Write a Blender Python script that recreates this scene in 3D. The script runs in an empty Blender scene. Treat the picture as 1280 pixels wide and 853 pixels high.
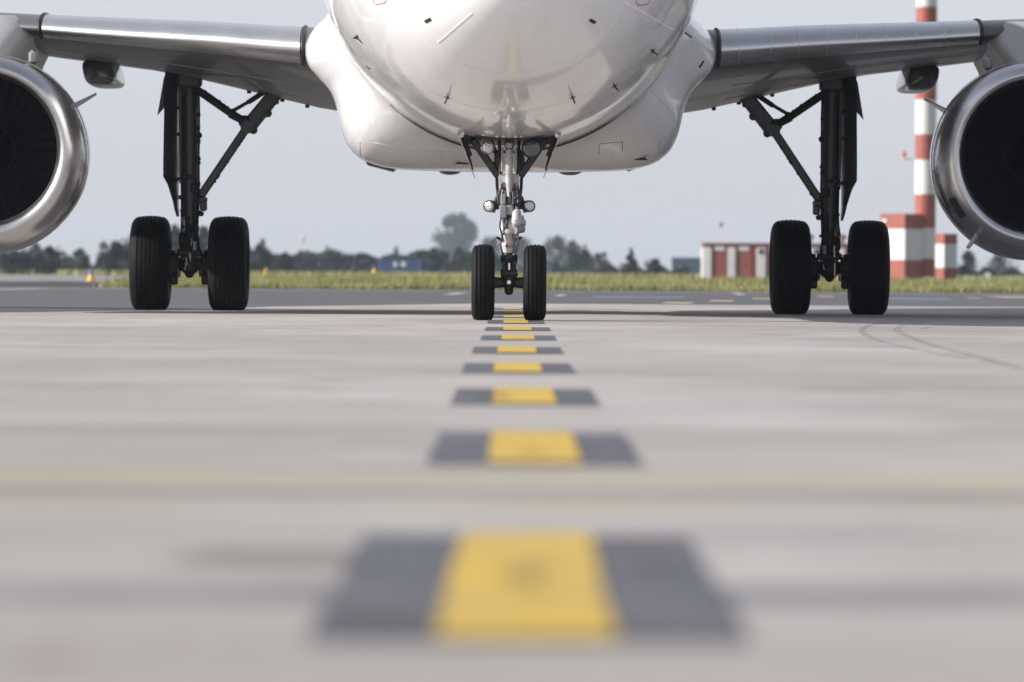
import bpy, math, random
from mathutils import Vector, Matrix
R = math.radians
random.seed(7)
sc = bpy.context.scene
COL = sc.collection

# ------------------------------------------------------------------ camera numbers
F, W0, H0, EPS, HOR, CAMZ = 7111.0, 1280.0, 853.0, 0.0063, 86.5, 0.48
NOSE = 51.0                      # distance camera -> nose tip
AX = -0.035                      # aircraft axis


def P(px, py, D):
    """photograph pixel + distance -> world point"""
    dx, dy = px - W0 / 2, py - H0 / 2
    x, y = dx + EPS * dy, dy - EPS * dx
    return Vector((x / F * D, D, CAMZ - (y + HOR) / F * D))


def L(px, py, D):
    """the same in the aircraft's own frame"""
    p = P(px, py, D)
    return Vector((p.x - AX, p.y - NOSE, p.z))


# ------------------------------------------------------------------ materials
def new_mat(name):
    m = bpy.data.materials.new(name)
    m.use_nodes = True
    nt = m.node_tree
    return m, nt, nt.nodes['Principled BSDF']


def N(nt, t, **kw):
    n = nt.nodes.new(t)
    for k, v in kw.items():
        if k.startswith('i_'):
            key = k[2:]
            n.inputs[int(key) if key.isdigit() else key.replace('_', ' ')].default_value = v
        else:
            setattr(n, k, v)
    return n


def mat(name, col, rough=0.5, metal=0.0, coat=0.0, var=0.12, scale=3.0, bump=0.0, col2=None, rvar=0.1,
        stretch=(1, 1, 1), spec=0.5, coat_rough=0.04):
    m, nt, b = new_mat(name)
    tc = N(nt, 'ShaderNodeTexCoord')
    mp = N(nt, 'ShaderNodeMapping')
    mp.inputs['Scale'].default_value = stretch
    nt.links.new(tc.outputs['Object'], mp.inputs['Vector'])
    nz = N(nt, 'ShaderNodeTexNoise', i_Scale=scale, i_Detail=6.0, i_Roughness=0.6)
    nt.links.new(mp.outputs[0], nz.inputs['Vector'])
    cr = N(nt, 'ShaderNodeValToRGB')
    c2 = col2 or tuple(c * (1 - var) for c in col)
    c1 = tuple(min(1, c * (1 + var * 0.6)) for c in col) if not col2 else col
    cr.color_ramp.elements[0].position, cr.color_ramp.elements[1].position = 0.3, 0.7
    cr.color_ramp.elements[0].color = (*c2, 1)
    cr.color_ramp.elements[1].color = (*c1, 1)
    nt.links.new(nz.outputs['Fac'], cr.inputs['Fac'])
    nt.links.new(cr.outputs['Color'], b.inputs['Base Color'])
    mr = N(nt, 'ShaderNodeMapRange')
    mr.inputs['To Min'].default_value = max(0, rough - rvar)
    mr.inputs['To Max'].default_value = min(1, rough + rvar)
    nt.links.new(nz.outputs['Fac'], mr.inputs['Value'])
    nt.links.new(mr.outputs[0], b.inputs['Roughness'])
    b.inputs['Metallic'].default_value = metal
    b.inputs['Coat Weight'].default_value = coat
    b.inputs['Coat Roughness'].default_value = coat_rough
    b.inputs['Specular IOR Level'].default_value = spec
    if bump:
        bn = N(nt, 'ShaderNodeBump', i_Strength=bump, i_Distance=0.02)
        nt.links.new(nz.outputs['Fac'], bn.inputs['Height'])
        nt.links.new(bn.outputs[0], b.inputs['Normal'])
        if coat:
            nt.links.new(bn.outputs[0], b.inputs['Coat Normal'])
    return m


M = {}
M['white_paint'] = mat('white_paint', (0.82, 0.815, 0.81), 0.32, coat=0.95, var=0.03, scale=1.6, rvar=0.05, bump=.22, coat_rough=.05)
def grime(m, amt):
    nt = m.node_tree
    b = nt.nodes['Principled BSDF']
    src = b.inputs['Base Color'].links[0].from_socket
    tc = N(nt, 'ShaderNodeTexCoord')
    mp = N(nt, 'ShaderNodeMapping')
    mp.inputs['Scale'].default_value = (5.0, .35, 2.0)
    nt.links.new(tc.outputs['Object'], mp.inputs['Vector'])
    nz = N(nt, 'ShaderNodeTexNoise', i_Scale=1.6, i_Detail=8.0, i_Roughness=.7)
    nt.links.new(mp.outputs[0], nz.inputs['Vector'])
    mr = N(nt, 'ShaderNodeMapRange', interpolation_type='SMOOTHSTEP')
    mr.inputs['From Min'].default_value, mr.inputs['From Max'].default_value = .48, .78
    mr.inputs['To Min'].default_value, mr.inputs['To Max'].default_value = 0.0, amt
    nt.links.new(nz.outputs['Fac'], mr.inputs['Value'])
    mx = N(nt, 'ShaderNodeMix', data_type='RGBA')
    mx.inputs[7].default_value = (.34, .31, .27, 1)
    nt.links.new(mr.outputs[0], mx.inputs[0])
    nt.links.new(src, mx.inputs[6])
    nt.links.new(mx.outputs[2], b.inputs['Base Color'])


grime(M['white_paint'], .2)
M['radome_paint'] = mat('radome_paint', (0.82, 0.816, 0.811), 0.36, coat=0.6, coat_rough=.06, var=0.03, scale=1.5, rvar=0.05)
grime(M['radome_paint'], .12)
M['wing_grey'] = mat('wing_grey', (0.10, 0.10, 0.102), 0.40, coat=0.15, var=0.10, scale=1.1, stretch=(1, 0.25, 1), rvar=0.03, spec=0.3)
M['bare_metal'] = mat('bare_metal', (0.62, 0.61, 0.60), 0.34, metal=0.85, var=0.1, scale=2.2, rvar=0.1, stretch=(1.5, 1, 1))
M['slat_metal'] = mat('slat_metal', (0.60, 0.60, 0.605), 0.25, metal=0.8, var=0.08, scale=2.6, rvar=0.07, stretch=(1, .6, .6), bump=.35)
M['lip_metal'] = mat('lip_metal', (0.60, 0.595, 0.59), 0.30, metal=1.0, var=0.06, scale=5, rvar=0.06)
M['cowl_paint'] = mat('cowl_paint', (0.19, 0.185, 0.18), 0.22, coat=0.6, metal=0.3, var=0.06, scale=1.5, rvar=0.06)
M['pylon_grey'] = mat('pylon_grey', (0.34, 0.335, 0.33), 0.42, coat=0.15, var=0.08, scale=1.5)
M['liner'] = mat('liner', (0.008, 0.008, 0.010), 0.6, spec=0.2, var=0.2, scale=8)
M['fan_dark'] = mat('fan_dark', (0.018, 0.018, 0.021), 0.4, metal=0.0, spec=0.35, var=0.2, scale=4)
M['spinner'] = mat('spinner', (0.006, 0.006, 0.007), 0.4, spec=0.3, var=0.2, scale=4)
M['spinner_mark'] = mat('spinner_mark', (0.13, 0.13, 0.13), 0.5, var=0.1)
M['rubber'] = mat('rubber', (0.0062, 0.0062, 0.007), 0.7, var=0.45, scale=9, bump=0.15, rvar=0.12, spec=0.18)
M['hub'] = mat('hub', (0.30, 0.30, 0.31), 0.4, metal=0.5, var=0.2, scale=9)
M['gear_white'] = mat('gear_white', (0.55, 0.545, 0.535), 0.36, coat=0.25, var=0.16, scale=11, col2=(0.30, 0.295, 0.29))
M['gear_grey'] = mat('gear_grey', (0.22, 0.225, 0.235), 0.4, coat=0.2, var=0.3, scale=7)
M['gear_dark'] = mat('gear_dark', (0.032, 0.033, 0.037), 0.45, var=0.35, scale=9)
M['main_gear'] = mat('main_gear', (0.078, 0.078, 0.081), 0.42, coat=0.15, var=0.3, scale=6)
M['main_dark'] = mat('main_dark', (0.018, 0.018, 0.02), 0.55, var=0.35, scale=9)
M['door_grey'] = mat('door_grey', (0.05, 0.05, 0.054), 0.35, coat=0.3, var=0.15, scale=3)
M['chrome'] = mat('chrome', (0.85, 0.86, 0.88), 0.08, metal=1.0, var=0.03, rvar=0.03)
M['seal'] = mat('seal', (0.012, 0.012, 0.013), 0.6, var=0.3)
M['probe'] = mat('probe', (0.05, 0.048, 0.046), 0.35, metal=0.7, var=0.3, scale=30)
M['red_decal'] = mat('red_decal', (0.45, 0.05, 0.045), 0.4, var=0.1)
M['line_decal'] = mat('line_decal', (0.42, 0.41, 0.40), 0.4, var=0.1)
M['strip'] = mat('strip', (0.86, 0.85, 0.83), 0.35, var=0.05)
M['bay_dark'] = mat('bay_dark', (0.02, 0.02, 0.022), 0.6, var=0.3)
M['hose'] = mat('hose', (0.018, 0.018, 0.02), 0.5, var=0.3)
M['coil'] = mat('coil', (0.55, 0.54, 0.52), 0.3, metal=0.8, var=0.2, scale=20)
M['cockpit_glass'] = mat('cockpit_glass', (.012, .014, .018), .06, coat=1.0, var=.1)


def lens_mat(name, col, rough):
    m, nt, b = new_mat(name)
    vo = N(nt, 'ShaderNodeTexVoronoi', i_Scale=60.0)
    tc = N(nt, 'ShaderNodeTexCoord')
    nt.links.new(tc.outputs['Object'], vo.inputs['Vector'])
    bp = N(nt, 'ShaderNodeBump', i_Strength=0.5, i_Distance=0.01)
    nt.links.new(vo.outputs['Distance'], bp.inputs['Height'])
    nt.links.new(bp.outputs[0], b.inputs['Normal'])
    b.inputs['Base Color'].default_value = (*col, 1)
    b.inputs['Roughness'].default_value = rough
    b.inputs['Metallic'].default_value = 0.75
    b.inputs['Coat Weight'].default_value = 1.0
    return m


M['lens_clear'] = lens_mat('lens_clear', (0.62, 0.61, 0.58), 0.2)
M['lens_dark'] = lens_mat('lens_dark', (0.10, 0.105, 0.11), 0.15)


# ------------------------------------------------------------------ mesh builder
class MB:
    def __init__(s):
        s.v, s.f, s.mi = [], [], []

    def add(s, vs, fs, mi=0):
        o = len(s.v)
        s.v += [tuple(v) for v in vs]
        s.f += [tuple(i + o for i in f) for f in fs]
        s.mi += [mi] * len(fs)
        return s

    def loft(s, rings, closed=True, caps=True, mi=0):
        n = len(rings[0])
        vs = [p for r in rings for p in r]
        fs = []
        for i in range(len(rings) - 1):
            for j in range(n if closed else n - 1):
                k = (j + 1) % n
                fs.append((i * n + j, i * n + k, (i + 1) * n + k, (i + 1) * n + j))
        if caps and closed:
            fs.append(tuple(range(n - 1, -1, -1)))
            fs.append(tuple((len(rings) - 1) * n + j for j in range(n)))
        return s.add(vs, fs, mi)

    def tube(s, pts, r, n=14, mi=0):
        pts = [Vector(p) for p in pts]
        rs = r if isinstance(r, (list, tuple)) else [r] * len(pts)
        rings = []
        up = None
        for i, p in enumerate(pts):
            a, b = pts[max(0, i - 1)], pts[min(len(pts) - 1, i + 1)]
            d = (b - a)
            if d.length < 1e-9:
                d = (pts[-1] - pts[0])
            d.normalize()
            if up is None:
                up = d.orthogonal().normalized()
            else:
                up = (up - d * up.dot(d)).normalized()
            w = d.cross(up)
            rings.append([p + (up * math.cos(2 * math.pi * k / n) + w * math.sin(2 * math.pi * k / n)) * rs[i] for k in range(n)])
        return s.loft(rings, mi=mi)

    def lathe(s, prof, origin=(0, 0, 0), axis='y', n=48, caps=False, mi=0):
        """prof: (along, radius) about an axis"""
        o = Vector(origin)
        rings = []
        for a, r in prof:
            ring = []
            for k in range(n):
                t = 2 * math.pi * k / n
                c, q = r * math.cos(t), r * math.sin(t)
                v = Vector((a, c, q)) if axis == 'x' else Vector((c, a, q)) if axis == 'y' else Vector((c, q, a))
                ring.append(o + v)
            rings.append(ring)
        return s.loft(rings, caps=caps, mi=mi)

    def box(s, c, size, rot=None, bev=0.0, mi=0):
        c = Vector(c)
        hx, hy, hz = [q / 2 for q in size]
        b = min(bev, hx * .9, hy * .9, hz * .9)
        if b <= 0:
            vs = [Vector((x, y, z)) for x in (-hx, hx) for y in (-hy, hy) for z in (-hz, hz)]
            fs = [(0, 1, 3, 2), (4, 6, 7, 5), (0, 4, 5, 1), (2, 3, 7, 6), (0, 2, 6, 4), (1, 5, 7, 3)]
        else:
            vs, fs = [], []
            rings = []
            for z, i in ((-hz, b), (-hz + b, 0), (hz - b, 0), (hz, b)):
                X, Y = hx - i, hy - i
                q = b
                rings.append([Vector(p) for p in ((X - q, -Y, z), (X, -Y + q, z), (X, Y - q, z), (X - q, Y, z),
                                                  (-X + q, Y, z), (-X, Y - q, z), (-X, -Y + q, z), (-X + q, -Y, z))])
            n = 8
            vs = [p for r in rings for p in r]
            for i in range(3):
                for j in range(n):
                    k = (j + 1) % n
                    fs.append((i * n + j, i * n + k, (i + 1) * n + k, (i + 1) * n + j))
            fs.append(tuple(range(n - 1, -1, -1)))
            fs.append(tuple(3 * n + j for j in range(n)))
        if rot is not None:
            vs = [rot @ v for v in vs]
        return s.add([v + c for v in vs], fs, mi)

    def bar(s, p0, p1, w, d, bev=0.01, mi=0, face=(0, -1, 0)):
        """rectangular bar between two points; w across the view, d in depth"""
        p0, p1 = Vector(p0), Vector(p1)
        z = (p1 - p0)
        ln = z.length
        z.normalize()
        y = Vector(face)
        y = (y - z * y.dot(z)).normalized()
        x = y.cross(z)
        rot = Matrix((x, y, z)).transposed()
        return s.box((p0 + p1) / 2, (w, d, ln), rot, bev, mi)

    def plate(s, poly, offs, mi=0):
        """polygon (3D points) thickened by vector offs"""
        offs = Vector(offs)
        n = len(poly)
        a = [Vector(p) - offs / 2 for p in poly]
        b = [Vector(p) + offs / 2 for p in poly]
        fs = [tuple(range(n - 1, -1, -1)), tuple(range(n, 2 * n))]
        fs += [(i, (i + 1) % n, n + (i + 1) % n, n + i) for i in range(n)]
        return s.add(a + b, fs, mi)

    def sphere(s, c, r, nu=16, nv=10, sc=(1, 1, 1), mi=0):
        c = Vector(c)
        rings = []
        for i in range(nv + 1):
            t = math.pi * i / nv
            rr, z = max(1e-4, math.sin(t)) * r, math.cos(t) * r
            rings.append([c + Vector((rr * math.cos(2 * math.pi * k / nu) * sc[0], rr * math.sin(2 * math.pi * k / nu) * sc[1], z * sc[2])) for k in range(nu)])
        return s.loft(rings, caps=True, mi=mi)

    def build(s, name, mats, parent=None, angle=35, flip=False):
        me = bpy.data.meshes.new(name)
        me.from_pydata(s.v, [], s.f)
        import bmesh
        bm = bmesh.new()
        bm.from_mesh(me)
        bmesh.ops.recalc_face_normals(bm, faces=bm.faces)
        bm.to_mesh(me)
        bm.free()
        for m in (mats if isinstance(mats, (list, tuple)) else [mats]):
            me.materials.append(m if not isinstance(m, str) else M[m])
        me.polygons.foreach_set('material_index', s.mi)
        if angle > 0:
            me.polygons.foreach_set('use_smooth', [True] * len(me.polygons))
            me.set_sharp_from_angle(angle=R(angle))
        o = bpy.data.objects.new(name, me)
        COL.objects.link(o)
        if parent is not None:
            o.parent = parent
        return o


def tag(o, label=None, cat=None, group=None, kind=None):
    if label:
        o['label'] = label
    if cat:
        o['category'] = cat
    if group:
        o['group'] = group
    if kind:
        o['kind'] = kind
    return o


def empty(name, loc):
    o = bpy.data.objects.new(name, None)
    o.empty_display_size = 0.3
    COL.objects.link(o)
    o.location = loc
    return o


def smooth(t):
    t = max(0.0, min(1.0, t))
    return t * t * (3 - 2 * t)


def interp(xs, ys, x):
    """monotone cubic (Fritsch-Carlson)"""
    n = len(xs)
    if x <= xs[0]:
        return ys[0]
    if x >= xs[-1]:
        return ys[-1]
    d = [(ys[i + 1] - ys[i]) / (xs[i + 1] - xs[i]) for i in range(n - 1)]
    m = [d[0]] + [0 if d[i - 1] * d[i] <= 0 else 2 * d[i - 1] * d[i] / (d[i - 1] + d[i]) for i in range(1, n - 1)] + [d[-1]]
    for i in range(n - 1):
        if x <= xs[i + 1]:
            h = xs[i + 1] - xs[i]
            t = (x - xs[i]) / h
            return ((2 * t ** 3 - 3 * t * t + 1) * ys[i] + (t ** 3 - 2 * t * t + t) * h * m[i]
                    + (-2 * t ** 3 + 3 * t * t) * ys[i + 1] + (t ** 3 - t * t) * h * m[i + 1])


# =================================================================== AIRCRAFT
air = empty('airliner', (AX, NOSE, 0))
tag(air, 'white twin-engine passenger jet parked nose-on, straddling the yellow dashed guide line on the concrete', 'aeroplane')

S_ = [0, .1, .3, .6, 1.0, 1.5, 2.0, 2.7, 3.5, 4.5, 6.0, 7.0, 19.0, 22.0, 25.0, 28.0, 31.0, 33.8]
W_ = [0.0, .36, .62, .86, 1.09, 1.31, 1.48, 1.66, 1.80, 1.91, 1.97, 1.975, 1.975, 1.93, 1.72, 1.3, .75, .12]
B_ = [3.12, 2.86, 2.68, 2.52, 2.37, 2.22, 2.11, 1.98, 1.88, 1.80, 1.755, 1.75, 1.75, 1.98, 2.5, 3.2, 4.0, 4.7]
T_ = [3.12, 3.4, 3.6, 3.82, 4.08, 4.4, 4.75, 5.2, 5.55, 5.78, 5.88, 5.9, 5.9, 5.9, 5.9, 5.75, 5.4, 5.0]
Z_ = [3.12, 3.14, 3.18, 3.23, 3.3, 3.4, 3.5, 3.62, 3.73, 3.81, 3.85, 3.85, 3.85, 3.92, 4.15, 4.45, 4.7, 4.86]
U_ = [math.sqrt(s) for s in S_]


def fus(s):
    u = math.sqrt(max(0, s))
    return interp(U_, W_, u), interp(U_, B_, u), interp(U_, T_, u), interp(U_, Z_, u)


def fring(s, n=96, k=1.0):
    w, b, t, z = fus(s)
    w *= k
    out = []
    for i in range(n):
        a = 2 * math.pi * i / n
        sn = math.sin(a)
        out.append(Vector((w * math.cos(a), s, z + (t - z) * k * sn if sn > 0 else z + (z - b) * k * sn)))
    return out


def fval(p):
    w, b, t, z = fus(p.y)
    h = (t - z) if p.z > z else (z - b)
    return (p.x / max(w, 1e-6)) ** 2 + ((p.z - z) / max(h, 1e-6)) ** 2 - 1


def on_fus(px, py, D0=NOSE + 0.02, D1=NOSE + 9):
    """where the sight line of a pixel first meets the fuselage skin, and the normal there"""
    n = 900
    prev = D0
    for i in range(1, n + 1):
        D = D0 + (D1 - D0) * i / n
        if fval(L(px, py, D)) < 0:
            a, b = prev, D
            for _ in range(30):
                c = (a + b) / 2
                if fval(L(px, py, c)) < 0:
                    b = c
                else:
                    a = c
            p = L(px, py, b)
            e = 1e-3
            g = Vector([(fval(p + Vector(q) * e) - fval(p - Vector(q) * e)) for q in ((1, 0, 0), (0, 1, 0), (0, 0, 1))])
            return p, g.normalized()
        prev = D
    return None, None


# fuselage + radome with a real seam between them
ss = [1.206 + (i / 30) ** 1.3 * 5.8 for i in range(31)] + [8 + i * 1.0 for i in range(17)] + [24.5 + i * .75 for i in range(13)] + [33.8]
mb = MB().loft([fring(s) for s in ss])
fuselage = mb.build('fuselage', 'white_paint', air, 60)
rs = [(i / 26) ** 2 * 1.198 + 0.0004 for i in range(27)]
MB().loft([fring(s) for s in rs]).build('radome', 'radome_paint', fuselage, 60)


def surf_strip(pts, width, th, name, mname, parent=fuselage):
    """a thin strip lying on the skin along pixel points"""
    top = []
    m = MB()
    rows = []
    for i, q in enumerate(pts):
        p, n = on_fus(*q)
        if p is None:
            continue
        rows.append((p, n))
    rings = []
    for i, (p, n) in enumerate(rows):
        d = (rows[min(i + 1, len(rows) - 1)][0] - rows[max(i - 1, 0)][0]).normalized()
        w = d.cross(n).normalized() * width / 2
        rings.append([p - w - n * .002, p + w - n * .002, p + w + n * th, p - w + n * th])
    m.loft(rings)
    return m.build(name, mname, parent)


def seg(a, b, k=8):
    return [(a[0] + (b[0] - a[0]) * i / k, a[1] + (b[1] - a[1]) * i / k) for i in range(k + 1)]


# lightning strips on the radome
for a, b in (((547, 54), (590, 17)), ((688, 17), (728, 54)), ((636, 12), (636, 88))):
    surf_strip(seg(a, b, 12), .010, .003, 'lightning_strip', 'strip')
# a long pale stripe high on the starboard cheek
surf_strip(seg((776, 0), (842, 38), 12), .012, .0015, 'skin_seam', 'strip')
# red-outlined service panels
for (x0, x1, y1) in ((467, 483, 6), (795, 812, 7)):
    pts = [(x0, -14), (x0, y1 - 3), (x0 + 3, y1), (x1 - 3, y1 - 1), (x1, y1 - 4), (x1, -14)]
    m_pts = []
    for i in range(len(pts) - 1):
        m_pts += seg(pts[i], pts[i + 1], 4)[:-1]
    surf_strip(m_pts + [pts[-1]], .009, .002, 'panel_outline', 'red_decal')
# small dark static ports
for (px, py, ang) in ((535, 26, -30), (740.6, 27, 30)):
    c, s_ = math.cos(R(ang)), math.sin(R(ang))
    surf_strip(seg((px - 4 * c, py - 4 * s_), (px + 4 * c, py + 4 * s_), 4), .032, .004, 'static_port', 'probe')
surf_strip(seg((459, 83), (462, 86), 3), .018, .01, 'static_port', 'probe')


# air-data probes: mast + tube pointing forward
def probe(px, py, ln=.11, tilt=0.0):
    p, n = on_fus(px, py)
    m = MB()
    out = n * .075
    m.tube([p - n * .01, p + out], [.012, .007], 8)
    q = p + out
    m.tube([q + Vector((0, .07, 0)), q + Vector((0, -.04, 0)), q + Vector((0, -ln, 0))], [.008, .009, .005], 8)
    t_ = n.cross(Vector((0, 1, 0))).normalized() * .03
    m.tube([p + n * .02 - t_, p + n * .02 + t_], .005, 6)
    m.build('air_data_probe', 'probe', fuselage)


for q in ((560, 120), (715, 120), (767, 106), (814, 63)):
    probe(*q)


# angle-of-attack vane
def vane(px, py, sx):
    p, n = on_fus(px, py)
    m = MB()
    m.sphere(p, .016, 10, 6)
    m.tube([p, p + n * .05], .006, 8)
    m.plate([p + n * .05, p + n * .06 + Vector((sx * .05, .0, .02)), p + n * .045 + Vector((sx * .10, .05, -.07)), p + n * .03 + Vector((sx * .03, .03, -.02))], (0, .012, 0))
    m.build('air_data_vane', 'probe', fuselage)


vane(447, 45, 1)

# faint skin seams (ring frames just behind the radome)
for s0 in (2.6, 4.2):
    ring = fring(s0, 96)
    m = MB()
    pts = [ring[i] for i in range(48, 97 - 0) if i < 96]
    rings = []
    for p in pts:
        w, b, t, z = fus(s0)
        n = Vector((p.x / w / w, 0, (p.z - z) / ((z - b) ** 2))).normalized()
        rings.append([p - n * .002 + Vector((0, -.0018, 0)), p - n * .002 + Vector((0, .0018, 0)), p + n * .0008 + Vector((0, .0018, 0)), p + n * .0008 + Vector((0, -.0018, 0))])
    m.loft(rings).build('skin_seam', 'line_decal', fuselage)

# cockpit glazing, above the frame of the photograph
for sgn in (-1, 1):
    for a0, a1, s0, s1 in ((56, 88, 1.75, 2.45), (30, 53, 1.95, 2.75), (14, 27, 2.35, 3.05)):
        rows = []
        for i in range(7):
            a = R(a0 + (a1 - a0) * i / 6)
            row = []
            for j in range(7):
                q = s0 + (s1 - s0) * j / 6
                w, b, t, z = fus(q)
                e = .006
                row.append(Vector((sgn * (w + e) * math.cos(a), q - e, z + (t - z + e) * math.sin(a))))
            rows.append(row)
        MB().loft(rows, closed=False).build('cockpit_window', 'cockpit_glass', fuselage, 60)

# ---- belly fairing
FULL = [(1.93, 3.42), (2.02, 3.24), (2.14, 3.13), (2.22, 3.01), (2.25, 2.87), (2.215, 2.73), (2.1, 2.59), (1.97, 2.44), (1.905, 2.28),
        (1.875, 2.12), (1.83, 1.96), (1.75, 1.81), (1.58, 1.675), (1.29, 1.60), (.85, 1.578), (.4, 1.572), (0, 1.57)]


def dense(pts, k=5):
    ts = [0]
    for a, b in zip(pts, pts[1:]):
        ts.append(ts[-1] + math.hypot(a[0] - b[0], a[1] - b[1]))
    n = (len(pts) - 1) * k
    return [(interp(ts, [p[0] for p in pts], ts[-1] * i / n), interp(ts, [p[1] for p in pts], ts[-1] * i / n)) for i in range(n + 1)]


FD = dense(FULL)


def fair_half(D):
    """half section of the fairing at distance D: grows out of the fuselage"""
    s = D - NOSE
    w, b, t, z = fus(s)
    out = []
    for i, (x, zz) in enumerate(FD):
        a = math.atan2((zz - z) / (z - b), x / w)
        fx, fz = w * math.cos(a), z + (z - b) * math.sin(a) if a < 0 else z + (t - z) * math.sin(a)
        u = i / (len(FD) - 1)
        # belly swells from 59.6 m, the wing root shoulder only from 60.3 m
        d0, d1 = 59.55 + .75 * (1 - smooth((u - .25) / .35)), 62.6 - .35 * (1 - smooth((u - .25) / .35))
        e = smooth((D - d0) / (d1 - d0)) if D < 66 else 1 - smooth((D - 70.5) / 4.5)
        k = .985 + .0 * e
        zz += max(0, D - 62.3) * .0172 * max(0, min(1, (2.6 - zz) / .9))
        out.append((fx * k * (1 - e) + x * e, (z + (fz - z) * k) * (1 - e) + zz * e))
    return out


def fair_ring(D):
    h = fair_half(D)
    return [Vector((x, D - NOSE, z)) for x, z in h] + [Vector((-x, D - NOSE, z)) for x, z in reversed(h[:-1])]


Ds = [59.5 + 3.2 * i / 30 for i in range(31)] + [63.2 + i * .6 for i in range(12)] + [70.5 + i * .3 for i in range(16)]
belly = MB().loft([fair_ring(D) for D in Ds], closed=False).build('belly_fairing', 'white_paint', air, 60)


def seal_curve(sgn):
    """rubber lip where the fairing leaves the fuselage"""
    pts = []
    for i in range(41):
        px = 637 + sgn * (150 - 150 * i / 40)
        dx = px - 637
        py = -31 + math.sqrt(220 ** 2 - dx * dx)
        # nearest: on fuselage at D ~ 60.2
        D = 60.0
        w, b, t, z = fus(D - NOSE)
        x = sgn * abs((px - 637) / F * D)
        zz = z - (z - b) * math.sqrt(max(0, 1 - (x / w) ** 2))
        pts.append(Vector((x, D - NOSE, zz - .004)))
    return pts


full_seal = seal_curve(-1) + list(reversed(seal_curve(1)))[1:]
nn = len(full_seal)
MB().tube(full_seal, [.004 + .014 * math.sin(math.pi * min(1, max(0, i / (nn - 1)))) ** .5 for i in range(nn)], 8).build('rubber_seal', 'seal', belly)


def fair_front(px, py):
    """sight line against the fairing's front (loft sampled)"""
    D = 59.6
    while D < 64:
        p = L(px, py, D)
        h = fair_half(D)
        # inside test: for this z find half width
        ax = abs(p.x)
        inside = False
        for (x0, z0), (x1, z1) in zip(h, h[1:]):
            if z1 <= p.z <= z0:
                t = (z0 - p.z) / max(1e-9, z0 - z1)
                if ax < x0 + (x1 - x0) * t:
                    inside = True
                break
        if inside:
            return p
        D += .02
    return None


def fair_line(pts, r, name, mname):
    q = [fair_front(*p) for p in pts]
    q = [p + Vector((0, -.004, -.002)) for p in q if p is not None]
    if len(q) > 1:
        MB().tube(q, r, 6).build(name, mname, belly)


fair_line(seg((450, 178), (450, 200), 6), .004, 'panel_seam', 'line_decal')
fair_line(seg((824, 176), (824, 196), 6), .004, 'panel_seam', 'line_decal')
fair_line(seg((814, 113), (843, 145), 8), .004, 'panel_seam', 'line_decal')
fair_line(seg((433, 143), (455, 118), 8), .003, 'panel_seam', 'strip')
fair_line(seg((552, 190), (552, 207), 6), .004, 'panel_seam', 'line_decal')
fair_line(seg((452, 176), (500, 184), 8) + seg((506, 185), (570, 188), 8), .0035, 'panel_seam', 'line_decal')
fair_line([(749, 192), (749, 180), (778, 177), (778, 189)], .004, 'access_panel', 'probe')
fair_line(seg((856, 41), (864, 47), 4), .010, 'seal_tab', 'seal')
fair_line(seg((874, 84), (879, 76), 4), .016, 'seal_tab', 'seal')


def blob(px0, px1, py, D, dz, name, m='gear_dark', ylen=.5):
    a, b = L(px0, py, D), L(px1, py, D)
    c = (a + b) / 2
    w = abs(b.x - a.x) / 2
    mb_ = MB().sphere((c.x, c.y, c.z), 1, 24, 12, (w, ylen, dz))
    mb_.build(name, m, belly)


blob(548, 577, 213.0, 66.0, .055, 'anti_collision_light')
blob(697, 728, 213.5, 66.0, .055, 'anti_collision_light')
# air outlets on the rounded lower corners
for (x0, y0, x1, y1) in ((459, 202.5, 494, 211.5), (783, 211, 816, 199.5)):
    a, b = L(x0, y0, 63.2), L(x1, y1, 63.2)
    MB().bar(a, b, .07, .9, .02).build('air_outlet', 'door_grey', belly)


# triangular ram-air inlets with a lip
def naca(px, py, w, h):
    p = fair_front(px, py)
    if p is None:
        return
    m = MB()
    hw = w / F * p.y * 0 + w / F * (p.y + NOSE) / 2
    hh = h / F * (p.y + NOSE)
    m.plate([p + Vector((-hw, 0, -hh / 2)), p + Vector((hw, 0, -hh / 2)), p + Vector((hw * .15, .05, hh / 2)), p + Vector((-hw * .15, .05, hh / 2))], (0, .06, 0))
    m.build('ram_air_inlet', 'bay_dark', belly)


naca(578, 203.5, 20, 4)
naca(801, 197.5, 18, 6)

# ---- wings
STN = [  # |x|, LE distance, chord, z at LE, twist(deg, nose up), t/c upper, lower
    (1.6, 61.72, 7.00, 2.87, 4.4, .088, .050),
    (2.3, 62.08, 6.60, 2.915, 4.1, .084, .048),
    (3.3, 62.59, 6.02, 3.005, 3.15, .080, .044),
    (4.3, 63.10, 5.46, 3.078, 2.1, .076, .038),
    (5.3, 63.61, 4.92, 3.165, 1.9, .072, .034),
    (6.4, 64.17, 4.35, 3.26, 1.5, .070, .032),
    (9.5, 65.75, 3.45, 3.55, .6, .066, .030),
    (13.0, 67.54, 2.55, 3.90, 0, .062, .028),
    (16.9, 69.52, 1.55, 4.32, -.5, .058, .026),
]


def wing_par(x):
    xs = [q[0] for q in STN]
    return [interp(xs, [q[k] for q in STN], x) for k in range(1, 7)]


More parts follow.
